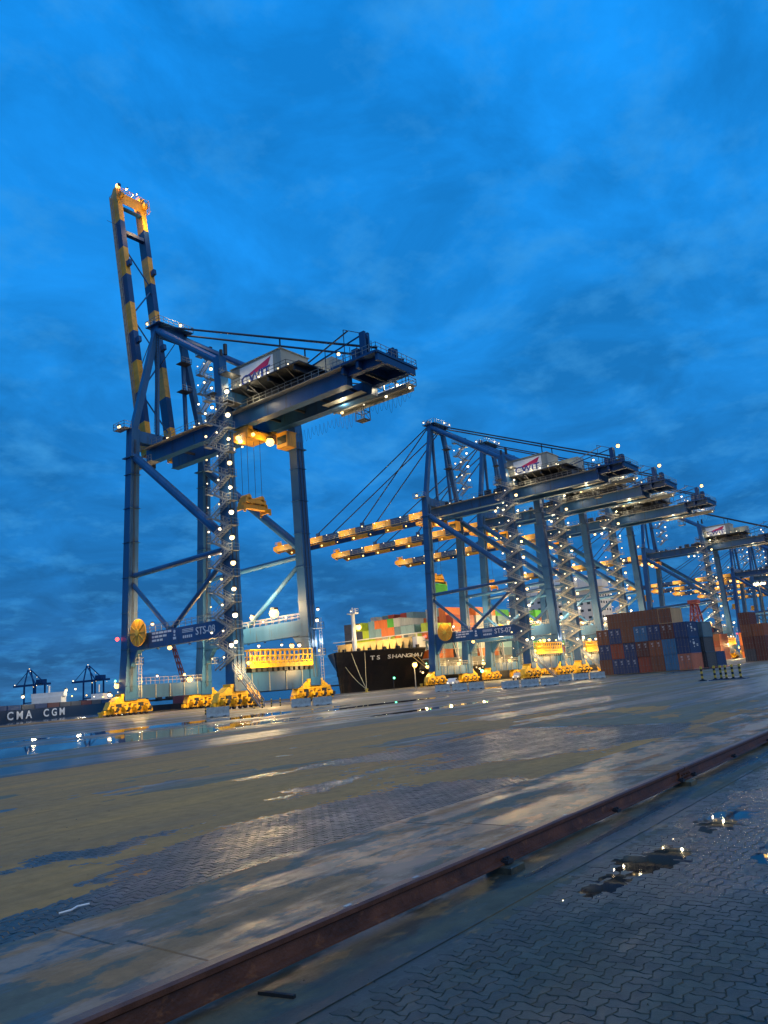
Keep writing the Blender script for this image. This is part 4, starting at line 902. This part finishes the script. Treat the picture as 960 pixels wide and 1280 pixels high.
MB().box(21.6, 145, -19.0, 19.3, 4.8, 7.6).build('hatch_coaming', M['asph'], SH)
bays = [21.8+k*13.6 for k in range(8)]
for k, bx in enumerate(bays):
    lb2 = MB()
    for y in (-19, -14, -9, -4): lb2.box(bx-1.1, bx-.8, y-.2, y+.2, 4.9, 15.5)
    for z in (7.6, 10.3, 13, 15.4): lb2.box(bx-1.3, bx-.5, -19.3, 19, z-.12, z+.12)
    for y in (-19.2, 18): lb2.bar((bx-.9, y, 5), (bx-.9, y+1.6, 12), .18, .18)
    lb2.build('lashing_bridge', M['shipwhite'], SH)
dr_ = MB().rails([(21, -19.7, 4.9), (140, -19.7, 4.9)], 1.2, .08, 2.5).build('deck_railing', M['shipwhite'], SH)
ml = MB()
for a, b_ in (((2.2, -4.5, 10.6), (148, 125)), ((4.3, -7.6, 10.6), (148, 125)), ((1.4, -2.6, 7.0), (148, 125)), ((15, -15.5, 9.2), (184, 125)), ((16.5, -16.2, 9.2), (184, 125))):
    q0 = Vector(a); q1 = Vector((b_[0]-HX, b_[1]-HY, .8)); P_ = []
    for k in range(9): t_ = k/8; q = q0.lerp(q1, t_); q.z -= 1.6*4*t_*(1-t_)*.35; P_.append(q)
    ml.path(P_, .07, 5)
o = ml.build('mooring_lines', M['cream'], SH)
# deck cargo: every container above its neighbours' line of sight
G2 = 'containers on the deck of the black ship'
front = [['teal', 'orange', 'lime'], ['orange', 'lime'], ['orange', 'grey', 'teal'], ['grey', 'slate', 'teal'], ['lime', 'orange', 'slate', 'grey'], ['teal', 'lime', 'orange', 'green'], ['grey', 'grey', 'orange', 'orange'],
         ['slate', 'beige', 'teal', 'orange'], ['grey', 'lime', 'teal', 'teal'], ['grey', 'lime', 'lime'], ['lime', 'lime', 'darkgrey', 'lime'], ['darkgrey', 'darkgrey', 'darkgrey', 'darkgrey'], ['darkgrey', 'darkgrey', 'darkgrey', 'darkgrey']]
def deck_cont(col, bay, colm, tier, z0):
    nm = dict(lightgrey='light grey', darkgrey='dark grey', lime='lime green').get(col, col)
    side = f'{onm[colm]} from quay' if colm < 7 else f'{onm[12-colm]} from far side'
    container(col, HX+bays[bay], HY-16.5+colm*2.52-1.2, z0+tier*2.6, f"{nm} deck container, {onm[bay]} bay from bow, {side}, {['lowest', 'second', 'third', 'fourth', 'fifth', 'sixth', 'seventh'][tier]} tier", 40, False, G2)
rc = random.Random(11)
pal = [['grey', 'teal', 'slate', 'orange', 'orange', 'red'], ['grey', 'grey', 'slate', 'orange', 'lime', 'orange'], ['slate', 'lime', 'teal', 'orange', 'green'], ['brown', 'green', 'rust', 'green', 'lime'], ['green', 'green', 'lime', 'brown', 'green'], ['green', 'lime', 'red', 'brown'], ['rust', 'green', 'red', 'grey']]
for c_ in range(13):
    for t_, col in enumerate(front[c_]): deck_cont(col, 0, c_, t_+1, 7.7)
    deck_cont(rc.choice(pal[0]), 0, c_, 0, 7.7)
hts = [6, 6, 6, 6, 6, 5, 5]
for b_ in range(1, 8):
    for c_ in range(13):
        H_ = hts[b_-1]-(1 if rc.random() < .25 else 0); prev = 4 if b_ == 1 else hts[b_-2]-1
        for t_ in range(H_):
            if c_ > 0 and t_ < prev-1: continue
            if c_ > 9 and b_ > 2: continue
            if c_ == 0 and t_ == H_-1 and rc.random() < .3: continue
            deck_cont(rc.choice(pal[b_-1]), b_, c_, t_, 7.7)
o = container('green', 180.2, 123.8, 25.6, 'bright green container hanging from the yellow spreader of the STS-07 crane', 20, False)

# ------------------------------------------------------------------ far shore: land, ship, cranes, harbour crane
ld = MB(); ld.box(-3000, 9000, 2100, 2600, -4, 2); structure(ld.build('far_shore', M['land']))
P0, P1 = Vector((150, 388, 0)), Vector((312, 494, 0)); dd_ = (P1-P0).normalized(); ang = math.atan2(dd_.y, dd_.x)
F2 = thing('container_ship', 'distant dark blue container ship with CMA CGM lettering on its side at the far left', 'ship', (P0.x, P0.y, 0), ang)
LN = (P1-P0).length
b_ = MB(); hx = [-60, 0, LN*.6, LN-18, LN-6, LN+2]; wd = [14, 14, 14, 10, 5, .4]; tp_ = [2.4, 2.4, 2.4, 2.6, 3.6, 4.2]
hv = []
for x, w_, t_ in zip(hx, wd, tp_): hv += [(x-(2 if x > LN-10 else 0), -w_, -5), (x, -w_*1.05, t_), (x, w_*1.05, t_), (x-(2 if x > LN-10 else 0), w_, -5)]
hf = []
for k in range(5): i = k*4; hf += [(i, i+4, i+5, i+1), (i+1, i+5, i+6, i+2), (i+2, i+6, i+7, i+3)]
hf += [(0, 1, 2, 3), (20, 23, 22, 21)]
b_.add(hv, hf).build('hull', M['hullblue'], F2)
for k, ch in enumerate('CMA CGM'):
    if ch != ' ': put_text(ch, 5.6, 'hull_letter', M['white'], F2, (LN-153+k*8.6, -14.75, -.4), (1, 0, 0), (0, 0, 1), .12, 1.5)
rr_ = random.Random(4)
for k in range(17):
    x = -50+k*13; hh = rr_.choice([2.6, 2.6, 2.6, 5.2]); nm = rr_.choice(['navy', 'maroon', 'darkgrey', 'darkgrey', 'navy', 'darkgrey'])
    if x > LN-45: hh = 2.6
    q = MB()
    for tt in range(int(hh/2.6)): 
        for cc in range(5): q.box(x, x+12.2, -13+cc*5.2, -13+cc*5.2+5.0, 2.5+tt*2.6, 2.5+tt*2.6+2.5)
    q.build('cargo_stack', CC[nm], F2)
q = MB().box(LN-92, LN-86, -9, 9, 2.4, 8.5).box(LN-91, LN-87, -10, 10, 8.5, 11).tube((LN-89, 0, 11), (LN-89, 0, 15), .6, 8); q.build('superstructure', M['shipwhite'], F2)
q = MB().box(LN-30, LN-18, -6, 6, 2.6, 6).box(LN-28, LN-21, -4, 4, 6, 9).tube((LN-25, 0, 10), (LN-25, 0, 15), .5, 8); q.build('foredeck_house', M['shipwhite'], F2)
for x, z, m_, s_ in ((LN-95, 11.5, None, 2.0), (LN-84, 12, None, 1.8), (LN-88, 8, LOm, 1.4), (LN-70, 8, LOm, 1), (LN-36, 7, LOm, 1.3), (LN-26, 9, None, 1.2), (LN-15, 6, LOm, 1.1), (LN-140, 9, None, 2.4), (LN-60, 7, None, 1), (LN-48, 6.5, LOm, 1)): lamp(F2, (x, -13.6, z), m_, s_)
lamp_light(F2, (LN-88, -18, 14), 6000, WARM, 1); lamp_light(F2, (LN-25, -14, 14), 5000, SOD, 1); lamp_light(F2, (LN-140, -20, 14), 6000, WARM, 1); lamp_light(F2, (LN-110, -32, 6), 2500, WHITE, 1); lamp_light(F2, (LN-60, -32, 6), 2500, WHITE, 1)
def far_crane(az_, dist, label, rz):
    T = thing('gantry_crane', label, 'crane', (dist*math.cos(R(az_)), dist*math.sin(R(az_)), 1), rz, 'cranes on the far shore')
    for x in (-12, 12):
        for y in (0, -32): MB().bar((x, y, 0), (x, y, 50), 2.6, 2.6).build('leg', M['dblue'], T)
        MB().bar((x, 0, 14), (x, -32, 14), 2, 2.6).build('portal_beam', M['dblue'], T)
        MB().bar((x, 0, 50), (x*.3, 0, 82), 2, 2).build('mast_leg', M['dblue'], T)
        MB().bar((x*.3, 0, 82), (x, -32, 52), 1.8, 1.8).build('mast_back_leg', M['dblue'], T)
    MB().box(-4, 4, -58, 42, 48, 52).box(-6, 6, -44, -26, 52, 60).build('main_girder', M['dblue'], T)
    MB().bar((0, 0, 82), (0, 38, 52), 1, 1).build('fore_stay', M['dblue'], T)
    for p_, s_ in (((0, 0, 84), 6), ((4, 1, 79), 5), ((0, 42, 53), 8), ((-8, -30, 48), 5), ((4, -8, 46), 5), ((3, -50, 46), 4), ((9, -12, 66), 4)): lamp(T, p_, None, s_*.55)
    return T
far_crane(63.15, 1800, 'small crane silhouette on the far shore above the CMA letters', R(14)); far_crane(59.5, 1780, 'small crane silhouette on the far shore above the bow of the distant ship', R(14))
rg = random.Random(9)
q = MB()
for k in range(26): x = rg.uniform(500, 1500); y = 2090; q.box(x, x+rg.uniform(15, 50), y-12, y, 2, rg.uniform(6, 20))
q.build('harbour_sheds', M['land']); tag(bpy.data.objects['harbour_sheds'], 'row of dark low sheds along the far shore', 'sheds')
HC = thing('harbour_crane', 'slender red jib of a mobile crane rising behind the nearest gantry crane', 'crane', (243, 324, -3.4))
lat = MB(); a0, a1 = Vector((2, 0, 8)), Vector((-7, 3, 40))
for sx, sy in ((-1, -1), (1, -1), (1, 1), (-1, 1)): lat.bar(a0+Vector((sx, sy, 0)), a1+Vector((sx*.5, sy*.5, 0)), .4, .4)
for k in range(10):
    for sx, sy, tx_, ty_ in ((-1, -1, 1, -1), (1, -1, 1, 1), (1, 1, -1, 1), (-1, 1, -1, -1)):
        q0 = a0.lerp(a1, k/10); q1 = a0.lerp(a1, (k+1)/10); lat.bar(q0+Vector((sx, sy, 0))*(1-k*.05), q1+Vector((tx_, ty_, 0))*(1-k*.05), .22, .22)
lat.build('jib', M['redlat'], HC); MB().box(-4, 5, -4, 4, 3, 9).build('cab_house', M['redlat'], HC); MB().box(-14, 14, -8, 8, -1, 3).build('pontoon', M['hull'], HC)
RC = thing('lattice_crane', 'red lattice yard crane standing behind the container stack', 'crane', (338, 100.5, 0)); RC.scale = (1, 1, .8)
for sx in (-1, 1):
    lat = MB()
    for sy in (-1, 1): lat.bar((sx*6, sy*3.5, 0), (sx*1.2, sy*1, 30), .6, .6)
    for k in range(8):
        z0, z1 = k*3.75, (k+1)*3.75; w0, w1 = 6-4.8*k/8, 6-4.8*(k+1)/8; e0, e1 = 3.5-2.5*k/8, 3.5-2.5*(k+1)/8
        lat.bar((sx*w0, -e0, z0), (sx*w1, e1, z1), .3, .3); lat.bar((sx*w0, e0, z0), (sx*w1, -e1, z1), .3, .3); lat.bar((sx*w1, -e1, z1), (sx*w1, e1, z1), .3, .3)
    lat.build('lattice_leg', M['redlat'], RC)
q = MB().box(-2, 2, -2, 2, 30, 32)
for z in (8, 16, 24): w_ = 6-4.8*z/30; q.bar((-w_, -2, z), (w_, -2, z), .35, .35); q.bar((-w_, 2, z), (w_, 2, z), .35, .35)
q.build('cross_frame', M['redlat'], RC); MB().box(-9, 9, -4.5, 4.5, 14.5, 16.5).build('deck_platform', M['redlat'], RC)
# high mast light, service vehicles, signal lamps
HM = thing('light_mast', 'tall floodlight mast shining greenish white at the right edge', 'light mast', (262, 57.2, 0))
MB().tube((0, 0, 0), (0, 0, 23), .25, 10, 0, .14).build('pole', M['dark'], HM); q = MB()
for k in range(8): a = k*math.pi/4; q.bar((0, 0, 23), (math.cos(a)*1.5, math.sin(a)*1.5, 23.2), .12, .12)
q.build('lamp_ring', M['dark'], HM)
for k in range(8): a = k*math.pi/4; lamp(HM, (math.cos(a)*1.5, math.sin(a)*1.5, 22.9), None, 1.3)
lamp_light(HM, (-4.5, 0, 22.5), 2500, (.85, 1, .85), 1)
def pickup(x, y, rz, label):
    T = thing('pickup_truck', label, 'truck', (x, y, 0), rz, 'white service trucks under the cranes')
    b_ = MB(); sd = [(-2.5, .55), (2.5, .55), (2.5, 1.0), (1.4, 1.12), (.8, 1.75), (-.7, 1.78), (-.95, 1.12), (-2.5, 1.1)]; n_ = len(sd)
    b_.add([(a, -.9, z) for a, z in sd]+[(a, .9, z) for a, z in sd], [tuple(range(n_-1, -1, -1)), tuple(range(n_, 2*n_))]+[(k, (k+1) % n_, (k+1) % n_+n_, k+n_) for k in range(n_)])
    b_.build('body', M['shipwhite'], T)
    MB().box(-.6, .75, -.915, .915, 1.2, 1.65).build('window', M['glass'], T)
    for a in (-1.6, 1.6):
        for y_ in (-.85, .85): MB().tube((a, y_-.12, .38), (a, y_+.12, .38), .38, 12).build('wheel', M['tyre'], T)
    for y_ in (-.6, .6): link('headlight', MB().ball((0, 0, 0), .13).mesh('headlight', M['lw']), T, (2.5, y_, .8))
pickup(149, 100, R(200), 'white pickup truck parked between the bogies of the STS-07 crane'); pickup(176, 98, R(190), 'white pickup truck behind the stair of the STS-07 crane'); pickup(217, 99, R(195), 'white pickup truck farther along the quay beneath the third crane')
def hood(p, lbl, wt=900):
    T = thing('lamp_post', lbl, 'lamp post', p, 0, 'short lamp posts on the quay')
    MB().tube((0, 0, 0), (0, 0, 5.2), .09, 8).box(-.3, .3, -.2, .2, 5.2, 5.4).box(-.25, .25, -.25, .25, 0, .3).build('pole', M['galv'], T); lamp(T, (0, -.15, 5.0), LOm, .9); lamp_light(T, (-.6, -.9, 4.9), wt, SOD)
hood((124, 92, 0), 'lamp post on the quay between the nearest crane and the ship bow'); hood((304, 96, 0), 'lamp post on the quay beyond the fourth crane', 5000); hood((330, 80, 0), 'lamp post by the sodium lit containers', 9000); hood((360, 96, 0), 'lamp post under the fifth crane', 6000)
for x, y, lb in ((152, 119.5, 'green signal post beside the waterside bogie of the STS-07 crane'), (168, 104, 'green signal post between the frames of the STS-07 crane')):
    T = thing('signal_post', lb, 'signal', (x, y, 0), 0, 'green signal posts'); MB().tube((0, 0, 0), (0, 0, 3), .08, 8).box(-.2, .2, -.2, .2, 2.7, 3.1).build('pole', M['dark'], T); lamp(T, (-.1, -.35, 2.9), lampG, 1.3)
